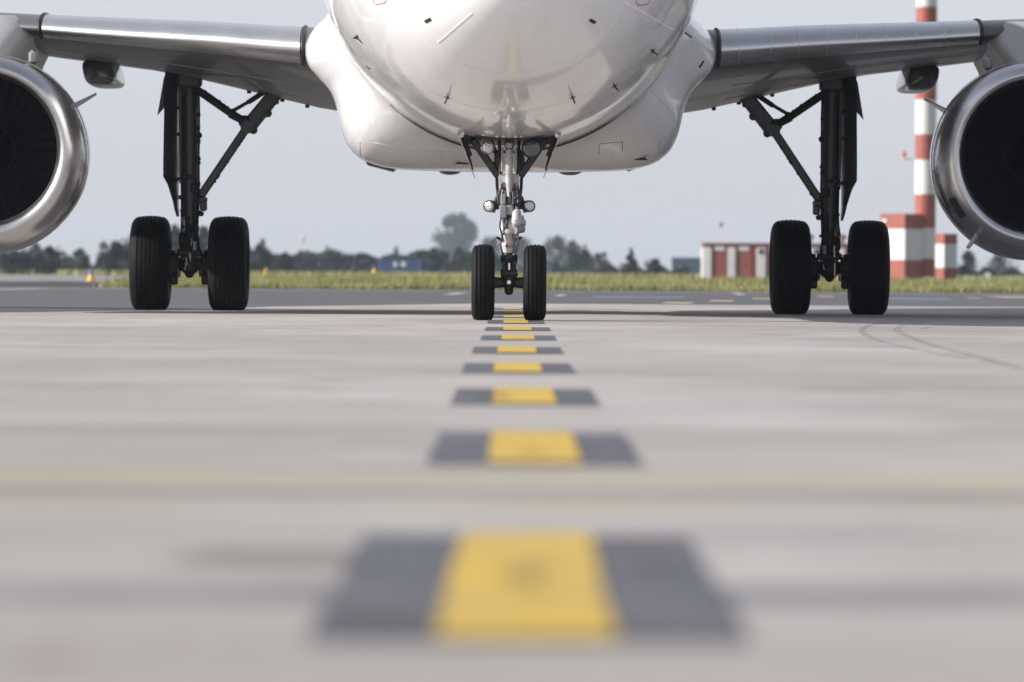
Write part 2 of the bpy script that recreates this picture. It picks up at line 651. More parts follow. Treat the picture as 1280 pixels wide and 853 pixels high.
def foil(x, side, c0=0.0, c1=1.0, off=0.0, n=26, lo_c1=None):
    """closed section: upper from c1 to c0 then lower c0 to lo_c1"""
    le, ch, z, tw, tu, tl = wing_par(x)
    lo_c1 = c1 if lo_c1 is None else lo_c1

    def pt(c, up):
        th = tu if up else tl
        # rounded nose, max thickness ~35 %
        y = 2.6 * (0.2969 * math.sqrt(c) - .126 * c - .3516 * c * c + .2843 * c ** 3 - .1036 * c ** 4) / .2969 / 1.0
        zz = th * y * .77 * (1 if up else -1)
        if up:
            zz += off / ch
        else:
            zz -= off / ch
        cc = c - (off / ch if c < .02 else 0)
        a = R(-tw)
        return Vector((side * x, le - NOSE + ch * (cc * math.cos(a) + zz * math.sin(-a)), z + ch * (zz * math.cos(a) + cc * math.sin(a))))
    out = []
    for i in range(n + 1):
        t = 1 - i / n
        out.append(pt(c0 + (c1 - c0) * t * t, True))
    for i in range(1, n + 1):
        t = i / n
        out.append(pt(c0 + (lo_c1 - c0) * t * t, False))
    return out


def slat_shell(side, xa, xb, n):
    m = MB()
    rings = []
    for i in range(n + 1):
        x = xa + (xb - xa) * i / n
        outer = foil(x, side, 0, .16, .006, 22, .055)
        inner = foil(x, side, 0, .16, -.012, 22, .055)
        rings.append(outer + list(reversed(inner)))
    return m.loft(rings)


for side in (-1, 1):
    xs = [1.6, 1.9, 2.3, 2.8, 3.3, 3.8, 4.3, 4.8, 5.3, 5.85, 6.4, 7.4, 8.4, 9.5, 11, 13, 15, 16.4, 16.9]
    wing = MB().loft([foil(x, side) for x in xs]).build('wing', 'wing_grey', air, 40)
    # inboard slat in short spans so that the seams are real gaps
    cuts = [2.50, 2.86, 3.17, 3.49, 3.82, 4.16, 4.50, 4.83, 5.24]
    m = slat_shell(side, 2.30, 5.24, 12)
    m.build('slat', 'slat_metal', wing, 40)
    for x in (cuts[:-1] if side == 1 else []):
        sec = foil(x, side, 0, .15, .0065, 14, .05)
        MB().tube(sec, .0032, 5).build('slat_seam', 'bare_metal', wing)
    for a, b in ((6.32, 9.6), (9.63, 13.1), (13.13, 16.4)):
        slat_shell(side, a, b, 6).build('slat', 'bare_metal', wing, 40)
    # rubber seal at the root and black gap by the pylon
    for x, r_ in ((2.27, .016), (5.27, .018)):
        sec = foil(x, side, 0, .5, .010, 20, .06)
        MB().tube(sec, r_, 6).build('rubber_seal', 'seal', wing)
    # a few underside panel lines and fasteners
    for c in (.3, .62):
        pts = []
        for i in range(13):
            x = 2.5 + 2.7 * i / 12
            le, ch, z, tw, tu, tl = wing_par(x)
            sec = foil(x, side, 0, c, .001, 8, c)
            pts.append(sec[-1])
        MB().tube(pts, .004, 5).build('panel_seam', 'line_decal', wing)
    # trailing edge hinge brackets seen against the sky
    for x in (2.45, 2.75, 3.15):
        e = foil(x, side)[0]
        MB().box(e + Vector((0, -.05, -.012)), (.05, .12, .04), None, .008).build('hinge_bracket', 'gear_dark', wing)
    # flap-track fairing: a canoe pod under the trailing edge
    c0 = L(123.5, 90.5, 67.0)
    cx = abs(c0.x)
    rings = []
    prof = [(66.86, .05), (66.88, .45), (66.92, .74), (67.0, .89), (67.2, .97), (67.6, 1.0), (67.8, 1.0), (68.6, .95), (69.4, .7), (70.0, .35), (70.3, .05)]
    for D, k in prof:
        ring = []
        for i in range(28):
            t = 2 * math.pi * i / 28
            c, s_ = math.cos(t), math.sin(t)
            q = lambda v: math.copysign(abs(v) ** .62, v)
            zz = q(s_) * .168
            xx = q(c) * .205 + zz * .22
            ring.append(Vector((side * (cx + xx * k), D - NOSE, c0.z + .0 + zz * k + (0.0 if D < 68 else .02 * (D - 68)))))
        rings.append(ring)
    MB().loft(rings).build('flap_track_fairing', 'cowl_paint', wing, 50)
    MB().box((side * cx, 68.6 - NOSE, c0.z + .20), (.10, 1.6, .26), None, .03).build('fairing_pylon', 'cowl_paint', wing)

# ---- engines
EX, EZ, ED = 5.75, 1.785, 61.95


def ecirc(s, r, dz=0.0, sq=1.0, n=72, side=1):
    return [Vector((side * (EX + r * math.cos(2 * math.pi * i / n)), ED - NOSE + s, EZ + dz + (r * sq if math.sin(2 * math.pi * i / n) < 0 else r) * math.sin(2 * math.pi * i / n))) for i in range(n)]


for side in (-1, 1):
    # cowl (outer skin + inner duct behind the lip)
    cow = [(.36, 1.060, -.035), (.62, 1.085, -.045), (1.0, 1.09, -.045), (1.6, 1.065, -.03), (2.3, 1.0, -.01), (3.0, .9, 0), (3.3, .84, 0), (3.31, .80, 0), (3.0, .82, 0), (2.0, .86, 0)]
    eng = MB().loft([ecirc(s, r, dz, 1.01, side=side) for s, r, dz in cow], caps=False).build('engine', 'cowl_paint', air, 45)
    lip = []
    # lip: from throat forward, round, back on the outside
    for s, r, dz in [(.42, .797, 0), (.28, .797, 0), (.16, .806, -.002), (.08, .825, -.004), (.03, .852, -.008), (.004, .882, -.012), (0, .905, -.016), (.006, .928, -.02), (.03, .957, -.024), (.08, .988, -.028), (.16, 1.018, -.031), (.26, 1.044, -.034), (.352, 1.059, -.036)]:
        lip.append(ecirc(s, r, dz, 1.01, side=side))
    MB().loft(lip, caps=False).build('inlet_lip', 'lip_metal', eng, 60)
    # thin ring seam between lip and cowl
    MB().loft([ecirc(s, r, -.035, 1.01, side=side) for s, r in ((.350, 1.052), (.364, 1.052))], caps=False).build('lip_seam', 'seal', eng)
    MB().loft([ecirc(s, r, 0, side=side) for s, r in ((.42, .797), (.7, .80), (.95, .83), (1.3, .85))], caps=False).build('inlet_duct', 'liner', eng)
    # fan rotor: 36 twisted blades in front of a dark disc
    f = MB()
    fy = ED - NOSE + 1.05
    for k in range(36):
        rings = []
        for j in range(5):
            rr = .26 + (.815 - .26) * j / 4
            a = 2 * math.pi * k / 36
            tw = R(30 + 30 * j / 4)
            ch = .085 + .035 * j / 4
            tang = Vector((-math.sin(a), 0, math.cos(a)))
            rad = Vector((math.cos(a), 0, math.sin(a)))
            c = Vector((side * EX, fy, EZ)) + rad * rr
            d = tang * math.sin(tw) * ch + Vector((0, 1, 0)) * math.cos(tw) * ch
            nrm = d.normalized().cross(rad) * .006
            rings.append([c - d, c + nrm, c + d, c - nrm])
        f.loft(rings)
    f.lathe([(0, .84), (.02, .84), (.02, .05)], (side * EX, fy + .16, EZ), 'y', 48)
    f.build('fan', 'fan_dark', eng, 30)
    sp = MB().lathe([(-.42, .005), (-.40, .03), (-.33, .085), (-.2, .165), (-.08, .225), (0, .26), (.05, .27)], (side * EX, fy, EZ), 'y', 40).build('spinner', 'spinner', eng, 50)
    MB().lathe([(-.03, .262), (-.022, .272), (-.012, .272), (-.004, .262)], (side * EX, fy, EZ), 'y', 40).build('spinner_ring', 'spinner_mark', sp)
    # core nozzle
    MB().lathe([(2.6, .60), (3.2, .62), (3.8, .52), (4.3, .40), (4.31, .30), (4.7, .16), (5.0, .02)], (side * EX, ED - NOSE, EZ), 'y', 40).build('core_nozzle', 'probe', eng)
    # strake on the inboard upper cowl
    a0, a1 = R(128 if side == 1 else 128), 0
    rr = 1.075
    base = [Vector((side * (EX + rr * math.cos(a0)), ED - NOSE + .75 + .8 * t, EZ - .04 + rr * math.sin(a0))) for t in (0, 1)]
    base = [Vector((side * (EX + q * math.cos(R(150))), ED - NOSE + s, EZ - .04 + q * math.sin(R(150)))) for s, q in ((.55, 1.06), (.95, 1.355), (1.10, 1.345), (1.35, 1.05))]
    MB().plate(base, Vector((side * .5, 0, .866)).normalized() * .016).build('strake', 'cowl_paint', eng)
    # dark vent panel and slot low on the inboard cowl
    def cowl_pt(ang, s, out=.004):
        r = interp([q[0] for q in cow[:6]], [q[1] for q in cow[:6]], s) + out
        dz = interp([q[0] for q in cow[:6]], [q[2] for q in cow[:6]], s)
        return Vector((side * (EX + r * math.cos(R(ang))), ED - NOSE + s, EZ + dz + r * 1.01 * math.sin(R(ang))))
    if side == 1:
        def cowl_patch(a0_, a1_, s0_, s1_, name, mname):
            m = MB()
            rows = [[cowl_pt(a0_ + (a1_ - a0_) * i / 8, s0_ + (s1_ - s0_) * j / 2) for j in range(3)] for i in range(9)]
            m.loft(rows, closed=False).build(name, mname, eng)
        def lip_pt(ang, q):
            # on the outer lip, q 0..1 from front to back
            s = .05 + .26 * q
            r = interp([.03, .08, .16, .26, .352], [.957, .988, 1.018, 1.044, 1.059], s) + .003
            return Vector((side * (EX + r * math.cos(R(ang))), ED - NOSE + s, EZ - .03 + r * 1.01 * math.sin(R(ang))))
        m = MB()
        m.loft([[lip_pt(205 + 14 * i / 8, .15 + .75 * j / 4) for j in range(5)] for i in range(9)], closed=False)
        m.build('anti_ice_vent', 'seal', eng)
        cowl_patch(188, 214, .47, .52, 'cowl_slot', 'seal')
        # drain mast
        q0 = L(1223, 292, ED + .30)
        q1 = L(1210, 309.5, ED + .1)
        MB().tube([q0 + (q0 - q1) * .1, q1], [.035, .022], 10).build('drain_mast', 'gear_white', eng)
    # latch line along the belly of the cowl
    MB().tube([cowl_pt(268, s, .002) for s in (.4, .8, 1.2, 1.6, 2.0)], .005, 5).build('cowl_seam', 'seal', eng)
    MB().tube([cowl_pt(a, .98, .001) for a in range(100, 262, 6)], .004, 5).build('cowl_seam', 'line_decal', eng)

    # pylon between cowl and wing
    rings = []
    for z, hw, y0, y1 in ((2.55, .17, 63.0, 67.5), (2.74, .20, 63.05, 68.0), (2.90, .25, 63.2, 68.2), (3.06, .38, 63.42, 68.2), (3.18, .46, 63.6, 68.0), (3.28, .44, 63.75, 67.6), (3.33, .30, 63.95, 67)):
        ring = []
        n = 14
        for i in range(n + 1):
            t = math.pi * i / n
            ring.append(Vector((side * (EX - hw * math.cos(t)), y0 - NOSE + .55 * (1 - math.sin(t)) , z)))
        ring.append(Vector((side * (EX + hw * .6), y1 - NOSE, z)))
        ring.append(Vector((side * (EX - hw * .6), y1 - NOSE, z)))
        rings.append(ring)
    pyl = MB().loft(rings).build('engine_pylon', 'pylon_grey', air, 50)
    q = L(42, 72, 63.3)
    MB().box((side * abs(q.x), q.y, q.z), (.10, .14, .16), None, .03).build('pylon_bracket', 'gear_grey', pyl)


# ---- wheels
def tyre_mesh(R_, wd, grooves, gw, gd, cz, flat_w=.56):
    hw = wd / 2
    prof = []
    # outer profile points (x, r), with grooves across the crown
    for a_, r_ in ((.66, .52), (.86, .56), (.985, .66), (1.0, .75), (.955, .845), (.865, .915), (.74, .962)):
        prof.append((-hw * a_, R_ * r_))
    crown = lambda x: R_ * (1 - .022 * (abs(x) / (hw * .62)) ** 2.2)
    for k in range(grooves):
        c = -hw * flat_w + 2 * hw * flat_w * k / (grooves - 1)
        prof += [(c - gw / 2 - .001, crown(c)), (c - gw / 2 + .002, crown(c) - gd), (c + gw / 2 - .002, crown(c) - gd), (c + gw / 2 + .001, crown(c))]
    prof += [(-x, r) for x, r in reversed(prof[:7])]
    m = MB().lathe(prof, (0, 0, cz), 'x', 72)
    # the load flattens the foot and pushes it out a little
    vs = []
    for x, y, z in m.v:
        if z < .06:
            k = (.06 - z)
            z2 = max(0.0005, z + .0) if z > 0 else .0005
            x2 = x * (1 + .35 * max(0, .03 - z) if z > -.05 else 1.02)
            vs.append((x2, y, z2))
        else:
            vs.append((x, y, z))
    m.v = vs
    return m


def wheel(parent, cx, y, R_, wd, grooves, gw, gd, cz, hub_r, hubm):
    m = tyre_mesh(R_, wd, grooves, gw, gd, cz)
    m.v = [(a + cx, b + y, c) for a, b, c in m.v]
    m.build('tyre', 'rubber', parent, 40)
    h = MB().lathe([(-wd * .36, .03), (-wd * .36, hub_r * .5), (-wd * .25, hub_r * .6), (-wd * .30, hub_r * .92), (-wd * .36, hub_r), (-wd * .33, hub_r * 1.06),
                    (wd * .33, hub_r * 1.06), (wd * .36, hub_r), (wd * .30, hub_r * .92), (wd * .25, hub_r * .6), (wd * .36, hub_r * .5), (wd * .36, .03)], (cx, y, cz), 'x', 40)
    h.build('wheel_hub', hubm, parent, 30)


# ---- nose gear (all at ND)
ND = 56.2
ny = ND - NOSE


def G(px, py, d=0.0):
    return L(px, py, ND + d)


k = ND / F                 # metres per pixel there
nx = L(636.3, 330, ND).x
ng = MB()
# Y-shaped upper casting, narrowing into the barrel
top = [G(624, 222), G(650, 222)]
ng.loft([[G(623.5, 217, -.07), G(649, 217, -.07), G(649, 217, .07), G(623.5, 217, .07)],
         [G(624, 226, -.08), G(649.5, 226, -.08), G(649.5, 226, .08), G(624, 226, .08)],
         [G(625.5, 234, -.075), G(648.5, 234, -.075), G(648.5, 234, .075), G(625.5, 234, .075)]])
ng.tube([G(636.5, 232), G(636.5, 275)], 10.2 * k, 24)
ng.tube([G(636.5, 274.5), G(636.5, 288)], 12.4 * k, 24)
ng.tube([G(636.5, 287.5), G(636.5, 290), G(636.5, 293)], [12.9 * k, 13.2 * k, 11.8 * k], 24)
nose = ng.build('nose_landing_gear', 'gear_white', air, 40)
# V arms
for sx in (-1, 1):
    a = MB()
    xo, xi = 636.5 + sx * 50, 636.5 + sx * 13.5
    a.plate([G(636.5 + sx * 9.5, 223, .02), G(636.5 + sx * 9.5, 203, .02), G(636.5 + sx * 17, 201, .02), G(636.5 + sx * 25, 206, .02)], (0, .05, 0))
    a.bar(G(xo, 168), G(xi, 221), .075, .10, .014)
    a.bar(G(xo + sx * 2, 175), G(xo - sx * 16, 172), .06, .10, .014)
    a.tube([G(xo - sx * 2, 172), G(xo + sx * 5, 172)], .055, 12)
    a.bar(G(636.5 + sx * 15, 196), G(636.5 + sx * 12, 221), .07, .05, .01)
    a.build('trunnion_arm', 'gear_dark', nose, 30)
    # door plate hanging beside the leg
    d = MB()
    p0, p1 = G(636.5 + sx * 64.5, 167.5), G(636.5 + sx * 43, 222)
    fw = Vector((0, 1, 0))
    d.plate([p0 + fw * -.20, p0 + fw * .30, p1 + fw * .28, p1 + fw * -.08], Vector((p1.z - p0.z, 0, -(p1.x - p0.x))).normalized() * .010)
    dr = d.build('gear_door', 'gear_white', nose)
    e = MB()
    e.bar(G(636.5 + sx * 58, 172, .05), G(636.5 + sx * 48.5, 196, .05), .05, .05, .01)
    e.bar(G(636.5 + sx * 52, 190, .05), G(636.5 + sx * 46, 214, .05), .03, .04, .01)
    e.bar(G(636.5 + sx * 58, 172, .0), G(636.5 + sx * 46, 178, .0), .07, .06, .012)
    e.build('door_linkage', 'gear_dark', nose)
    # retraction springs beside the drag strut
    s_ = MB()
    x = 636.5 + sx * 8.6 - .3
    prof = []
    z0, z1 = G(x, 184).z, G(x, 215).z
    for i in range(37):
        prof.append((z0 + (z1 - z0) * i / 36, .011 + (.006 if i % 3 == 0 else 0)))
    g0 = G(x, 200, -.11)
    s_.lathe(prof, (g0.x, g0.y, 0), 'z', 12)
    s_.build('spring', 'coil', nose)
    h = MB()
    h.tube([G(636.5 + sx * 12.5, 168, -.05), G(636.5 + sx * 12, 190, -.06), G(636.5 + sx * 11.5, 218, -.07)], .016, 8)
    h.tube([G(636.5 + sx * 22, 176, .0), G(636.5 + sx * 16, 190, -.02), G(636.5 + sx * 11, 203, -.03)], .012, 8)
    h.tube([G(636.5 + sx * 25, 182, .03), G(636.5 + sx * 18, 192, .02), G(636.5 + sx * 12, 212, -.05)], .010, 8)
    h.tube([G(636.5 + sx * 15.5, 222), G(636.5 + sx * 15, 234, .02), G(636.5 + sx * 13.5, 248, .02), G(636.5 + sx * 14, 262, .02)], .016, 8)
    h.build('hydraulic_hose', 'hose', nose)
# cross bar and drag strut
MB().bar(G(594, 169.5), G(679, 169.5), .06, .08, .012, face=(0, 0, 1)).build('cross_bar', 'gear_dark', nose)
MB().bar(G(630, 171, -.10), G(645, 171, -.10), .05, .05, .01, face=(0, 0, 1)).build('cross_bar', 'gear_grey', nose)
d = MB()
d.tube([G(636.6, 183, -.12), G(636.6, 190, -.12), G(636.3, 228, -.10), G(637.2, 246, -.09)], [.030, .037, .034, .022], 16)
d.box(G(636.6, 183, -.12), (.075, .07, .09), None, .018)
d.build('drag_strut', 'gear_white', nose, 40)
c_ = MB()
c_.bar(G(632.0, 176, -.11), G(632.0, 186, -.11), .02, .06, .005)
c_.bar(G(641.3, 176, -.11), G(641.3, 186, -.11), .02, .06, .005)
c_.box(G(636.6, 178, -.09), (.05, .05, .06), None, .008)
c_.tube([G(632.5, 186, -.14), G(641, 186, -.14)], .016, 10)
c_.build('strut_clevis', 'gear_dark', nose)


def lamp(px, py, rpx, d, body_px, name, lens, bodym='gear_dark', yaw=0.0, parent=nose):
    m = MB()
    r = rpx * k
    ln = .16
    m.lathe([(0, r), (-.012, r * 1.0), (-.02, r * .93), (.0, r), (.03, r * 1.03), (.08, r * .95), (ln, r * .55), (ln + .01, .01)], (0, 0, 0), 'y', 30)
    rot = Matrix.Rotation(R(yaw), 3, 'Z')
    c = G(px, py, d)
    m.v = [tuple(rot @ Vector(v) + c) for v in m.v]
    o = m.build(name, bodym, parent, 40)
    q = MB().lathe([(-.020, .001), (-.020, r * .3), (-.016, r * .7), (-.006, r * .92)], (0, 0, 0), 'y', 30)
    q.v = [tuple(rot @ Vector(v) + c) for v in q.v]
    q.build('lens', lens, parent, 60)
    return o


lamp(609.6, 184.3, 8.6, -.20, 0, 'takeoff_light', 'lens_clear', 'gear_grey')
lamp(664.6, 185.6, 12.6, -.20, 0, 'taxi_light', 'lens_dark', 'gear_dark')
lamp(611.5, 258, 7.4, -.08, 0, 'turnoff_light', 'lens_clear', 'gear_dark', -24)
lamp(662, 258, 7.4, -.08, 0, 'turnoff_light', 'lens_clear', 'gear_dark', 24)
for sx in (-1, 1):
    m = MB()
    m.bar(G(636.5 + sx * 10, 257, .0), G(636.5 + sx * 22, 257, .0), .07, .06, .012, face=(0, 0, 1))
    m.tube([G(636.5 + sx * 15, 246, -.02), G(636.5 + sx * 17, 252, -.02), G(636.5 + sx * 20, 266, -.02)], .018, 8)
    m.tube([G(636.5 + sx * 12, 238, -.05), G(636.5 + sx * 14, 246, -.07), G(636.5 + sx * 13, 262, -.07)], .014, 8)
    m.build('lamp_bracket', 'gear_dark', nose)
# valve block, steering actuator
m = MB()
m.box(G(628.5, 265, -.13), (.07, .07, .13), None, .01)
m.box(G(637, 263, -.13), (.08, .05, .10), None, .012)
m.box(G(629, 250, -.12), (.05, .04, .10), None, .008)
m.build('valve_block', 'gear_grey', nose)
m = MB()
m.tube([G(642, 240, -.10), G(642, 256, -.11)], [.018, .026], 10)
m.tube([G(637, 240, -.11), G(639, 250, -.12), G(639, 262, -.12)], .010, 8)
m.sphere(G(645, 248, -.11), .022, 10, 8)
m.tube([G(642, 254, -.11), G(636, 270, -.1), G(633, 284, -.09)], .010, 8)
m.sphere(G(633, 284, -.10), .018, 10, 8)
m.build('hydraulic_fitting', 'gear_dark', nose)
m = MB()
m.tube([G(645.5, 277, -.16), G(646, 266, -.14), G(646.2, 263, -.13)], [.050, .046, .030], 18)
m.sphere(G(650.5, 279, -.07), .058, 18, 12)
m.tube([G(641, 283, -.10), G(650, 279, -.08)], [.045, .055], 18)
m.tube([G(650.5, 270, -.06), G(651.5, 274, -.06)], [.030, .036], 16)
m.sphere(G(645.5, 277, -.15), .050, 16, 10)
m.tube([G(645.5, 263.5, -.13), G(645.5, 259, -.12)], [.018, .012], 10)
m.build('steering_actuator', 'gear_white', nose, 40)
MB().tube([G(643.5, 286.5, -.12), G(653.5, 284.5, -.08)], [.052, .052], 18).build('actuator_ring', 'gear_grey', nose)
# lower barrel, piston, torque link, axle
MB().tube([G(636.5, 292), G(636.5, 316)], 9.6 * k, 24).build('piston_sleeve', 'gear_white', nose)
MB().box(G(637.5, 307.5, -.068), (.095, .03, .028), None, .006).build('placard_and_sun_patch', mat('placard_red', (.26, .09, .07), .5), nose)  # red placard on the sleeve
m = MB()
# clamps, harness and small fittings round the barrel
for py, r_ in ((236, 10.9), (254, 10.8), (270, 10.9)):
    m.tube([G(636.5, py), G(636.5, py + 1.6)], r_ * k, 20)
for x0, y0, x1, y1, x2, y2, r_ in ((627.5, 230, 625.2, 246, 627, 272, .010), (630, 232, 629, 252, 631, 291, .008), (647.5, 232, 649, 250, 647, 266, .011),
                                   (643.5, 230, 644.6, 246, 643, 262, .009), (634, 246, 633, 268, 636, 290, .008), (626.5, 272, 624.8, 284, 629, 300, .009),
                                   (646, 288, 648.5, 298, 645, 316, .010), (628.5, 292, 625.8, 306, 629, 322, .009), (641, 292, 642.5, 304, 641, 318, .007)):
    m.tube([G(x0, y0, -.075), G((x0 + x1) / 2 - .3, (y0 + y1) / 2, -.088), G(x1, y1, -.09), G((x1 + x2) / 2, (y1 + y2) / 2, -.092), G(x2, y2, -.085)], r_, 7)
m.build('cable_harness', 'gear_dark', nose)
rn = random.Random(21)
for q in range(20):
    px, py = rn.uniform(627.5, 646), rn.uniform(228, 300)
    MB().box(G(px, py, -.085 + .004 * abs(px - 636.5)), (rn.uniform(.014, .04), .04, rn.uniform(.014, .04)), None, .004).build('clamp', 'gear_grey', nose)
for px, py in ((628, 229), (645, 229), (630, 281), (643, 283), (636.5, 296), (631, 318), (642, 318), (630, 341), (643, 341)):
    MB().tube([G(px, py, -.10), G(px, py, -.075)], .012, 8).build('bolt', 'hub', nose)
for sx in (-1, 1):
    MB().plate([G(636.5 + sx * 9, 298, -.02), G(636.5 + sx * 15, 295.5, -.05), G(636.5 + sx * 17, 297.5, -.05), G(636.5 + sx * 11, 302, -.02)], (0, .06, 0)).build('tow_lug', 'gear_dark', nose)
m = MB()
m.lathe([(0, 9.5 * k), (.02, 10.6 * k), (.07, 10.6 * k), (.09, 9 * k), (.10, 8 * k)], (nx, ny, G(636, 329).z), 'z', 24, caps=True)
m.bar(G(629.5, 326, -.05), G(630.5, 343, -.05), .035, .05, .008)
m.bar(G(643.5, 326, -.05), G(642.5, 343, -.05), .035, .05, .008)
m.sphere(G(636.5, 324, -.10), .02, 10, 8)
m.box(G(636.5, 343, -.03), (.17, .14, .05), None, .012)
m.tube([G(628, 342, -.10), G(645, 342, -.10)], .022, 10)
m.build('torque_link', 'gear_dark', nose)
MB().tube([G(636.5, 322), G(636.5, 345)], 4.6 * k, 20).build('piston', 'chrome', nose)
m = MB()
az = .372
m.tube([(nx - .16, ny, az), (nx - .06, ny, az), (nx + .06, ny, az), (nx + .16, ny, az)], [.060, .050, .050, .060], 20)
m.tube([(nx - .21, ny, az), (nx + .21, ny, az)], .045, 16)
m.tube([(nx, ny, az + .13), (nx, ny, az - .03)], [.085, .075], 20)
m.tube([(nx, ny, az - .02), (nx, ny, az - .10), (nx, ny, az - .12)], [.05, .042, .02], 16)
m.tube([(nx, ny - .10, az), (nx, ny - .05, az)], [.028, .034], 14)
m.build('axle', 'gear_dark', nose, 40)
MB().tube([(nx, ny - .112, az + .005), (nx, ny - .098, az + .005)], .020, 12).build('jacking_cap', 'chrome', nose)
tx = .5 * (668.6 - 604.0) * k
for sx in (-1, 1):
    wheel(nose, nx + sx * tx, ny, .381, .228, 4, .012, .009, .371, .19, 'hub')
# dark sheet on the closed skin, painting the shade of the open wheel bay
rows = []
for i in range(9):
    s = 4.75 + 1.6 * i / 8
    row = []
    for j in range(9):
        x = -.34 + .68 * j / 8
        w, b, t, z = fus(s)
        row.append(Vector((x, s, z - (z - b) * math.sqrt(1 - (x / w) ** 2) - .004)))
    rows.append(row)
MB().loft(rows, closed=False).build('wheel_bay_shade', 'bay_dark', nose)

# ---- main gear
MD = 67.6
my = MD - NOSE
mk = MD / F


def main_gear(side):
    """left gear's photograph points, mirrored for the other side"""
    def Q(px, py, d=0.0):
        p = L(px, py, MD + d)
        return Vector((side * abs(p.x) if px < 636 else -side * abs(p.x), p.y, p.z))
    g = MB()
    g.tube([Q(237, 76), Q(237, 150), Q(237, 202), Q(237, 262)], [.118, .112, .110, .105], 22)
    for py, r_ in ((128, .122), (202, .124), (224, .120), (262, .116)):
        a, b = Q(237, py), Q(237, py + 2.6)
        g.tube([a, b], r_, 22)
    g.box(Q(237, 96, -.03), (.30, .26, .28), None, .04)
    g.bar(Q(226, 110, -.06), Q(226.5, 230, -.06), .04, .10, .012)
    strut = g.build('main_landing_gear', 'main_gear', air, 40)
    # lower barrel + piston
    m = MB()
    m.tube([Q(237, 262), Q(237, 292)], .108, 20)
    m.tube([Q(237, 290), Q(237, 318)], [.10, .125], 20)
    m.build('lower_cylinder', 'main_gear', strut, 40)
    MB().tube([Q(231, 276, -.105), Q(230, 291, -.115)], [.035, .03], 10).build('placard_and_sun_patch', 'gear_white', strut)  # pale tube paints the patch of sunlight on the lower strut
    # torque links and clutter between the wheels
    m = MB()
    m.bar(Q(230, 295, -.13), Q(233, 318, -.14), .05, .06, .01)
    m.bar(Q(244, 295, -.13), Q(241, 318, -.14), .05, .06, .01)
    m.box(Q(237, 316, -.12), (.30, .14, .08), None, .02)
    m.box(Q(227, 300, -.06), (.06, .12, .16), None, .015)
    for px0, px1 in ((229, 232), (234, 235), (239, 240), (243, 242), (246, 248)):
        m.tube([Q(px0, 292, -.16), Q((px0 + px1) / 2 + 1, 306, -.19), Q(px1, 326, -.17)], .011, 7)
    m.sphere(Q(237, 332, -.10), .12, 16, 10, (1, .9, .95))
    m.sphere(Q(237, 341, -.06), .06, 12, 8, (1, .9, 1.1))
    for t in range(7):
        m.box(Q(228 + 3.2 * t, 322 + (t * 37 % 5), -.17), (.03, .05, .05), None, .008)
    m.build('torque_link', 'main_dark', strut)
    MB().tube([Q(243.5, 302, -.18), Q(243.5, 313, -.18)], .026, 10).build('actuator', 'gear_white', strut)
    m = MB()
    m.tube([Q(190, 330), Q(285, 330)], .075, 18)
    m.build('axle', 'main_dark', strut)
    cxm = 237.2
    for s2 in (-1, 1):
        # brake pack with its pistons
        m = MB()
        c = Q(cxm + s2 * 22, 331)
        c2 = Q(cxm + s2 * 30, 331)
        m.tube([c, c2], .195, 24)
        m.tube([Q(cxm + s2 * 14, 331), c], [.13, .16], 20)
        for a in range(8):
            t = 2 * math.pi * a / 8 + .3
            o = Vector((0, math.cos(t) * .15, math.sin(t) * .15))
            m.tube([Q(cxm + s2 * 17.5, 331) + o, c + o], .03, 10)
        m.box(Q(cxm + s2 * 19.5, 350, -.05), (.09, .14, .12), None, .02)
        m.tube([Q(cxm + s2 * 12, 338, -.10), Q(cxm + s2 * 13, 346, -.11), Q(cxm + s2 * 17, 345, -.09)], .011, 7)
        m.build('brake', 'main_dark', strut)
        p = Q(cxm + s2 * 48.8, 330)
        wheel(strut, p.x, my, .572, .462, 6, .012, .010, .548, .27, 'main_dark')
    # side stay, folding, with knee
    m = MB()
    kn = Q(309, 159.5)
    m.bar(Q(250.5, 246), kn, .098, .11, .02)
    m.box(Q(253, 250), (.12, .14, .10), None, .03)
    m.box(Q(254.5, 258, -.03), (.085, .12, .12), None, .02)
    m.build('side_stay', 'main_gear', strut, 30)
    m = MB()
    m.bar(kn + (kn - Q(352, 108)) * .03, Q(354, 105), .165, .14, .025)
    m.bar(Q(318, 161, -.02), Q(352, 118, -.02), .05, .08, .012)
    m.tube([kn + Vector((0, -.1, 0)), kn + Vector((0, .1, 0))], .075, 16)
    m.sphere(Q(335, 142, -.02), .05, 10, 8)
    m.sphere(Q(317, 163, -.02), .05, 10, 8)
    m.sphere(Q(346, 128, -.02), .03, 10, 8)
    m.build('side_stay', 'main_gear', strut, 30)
    m = MB()
    m.tube([Q(240, 108, -.05), Q(262, 123, -.05), Q(290, 143, -.05)], [.045, .05, .045], 12)
    m.tube([Q(288, 142, -.05), Q(307, 153, -.05)], [.055, .045], 12)
    m.tube([Q(291, 139, -.05), Q(312, 127, -.05)], .022, 10)
    m.tube([Q(310, 128.5, -.05), Q(333, 113.5, -.05)], [.030, .034], 10)
    m.tube([Q(250, 111, -.08), Q(264, 121, -.08)], .016, 8)
    m.box(Q(270, 126, -.05), (.05, .06, .05), None, .01)
    m.box(Q(278, 134, -.05), (.09, .08, .08), None, .02)
    m.box(Q(292, 138.5, -.05), (.06, .06, .05), None, .01)
    m.box(Q(306, 152, -.03), (.14, .12, .14), None, .03)
    for px, py in ((256, 116), (274, 128.5), (284, 136)):
        m.box(Q(px, py, -.07), (.05, .05, .06), None, .01)
    m.build('lock_stay', 'main_dark', strut, 30)
    # leg door on the outboard side
    m = MB()
    rings = []
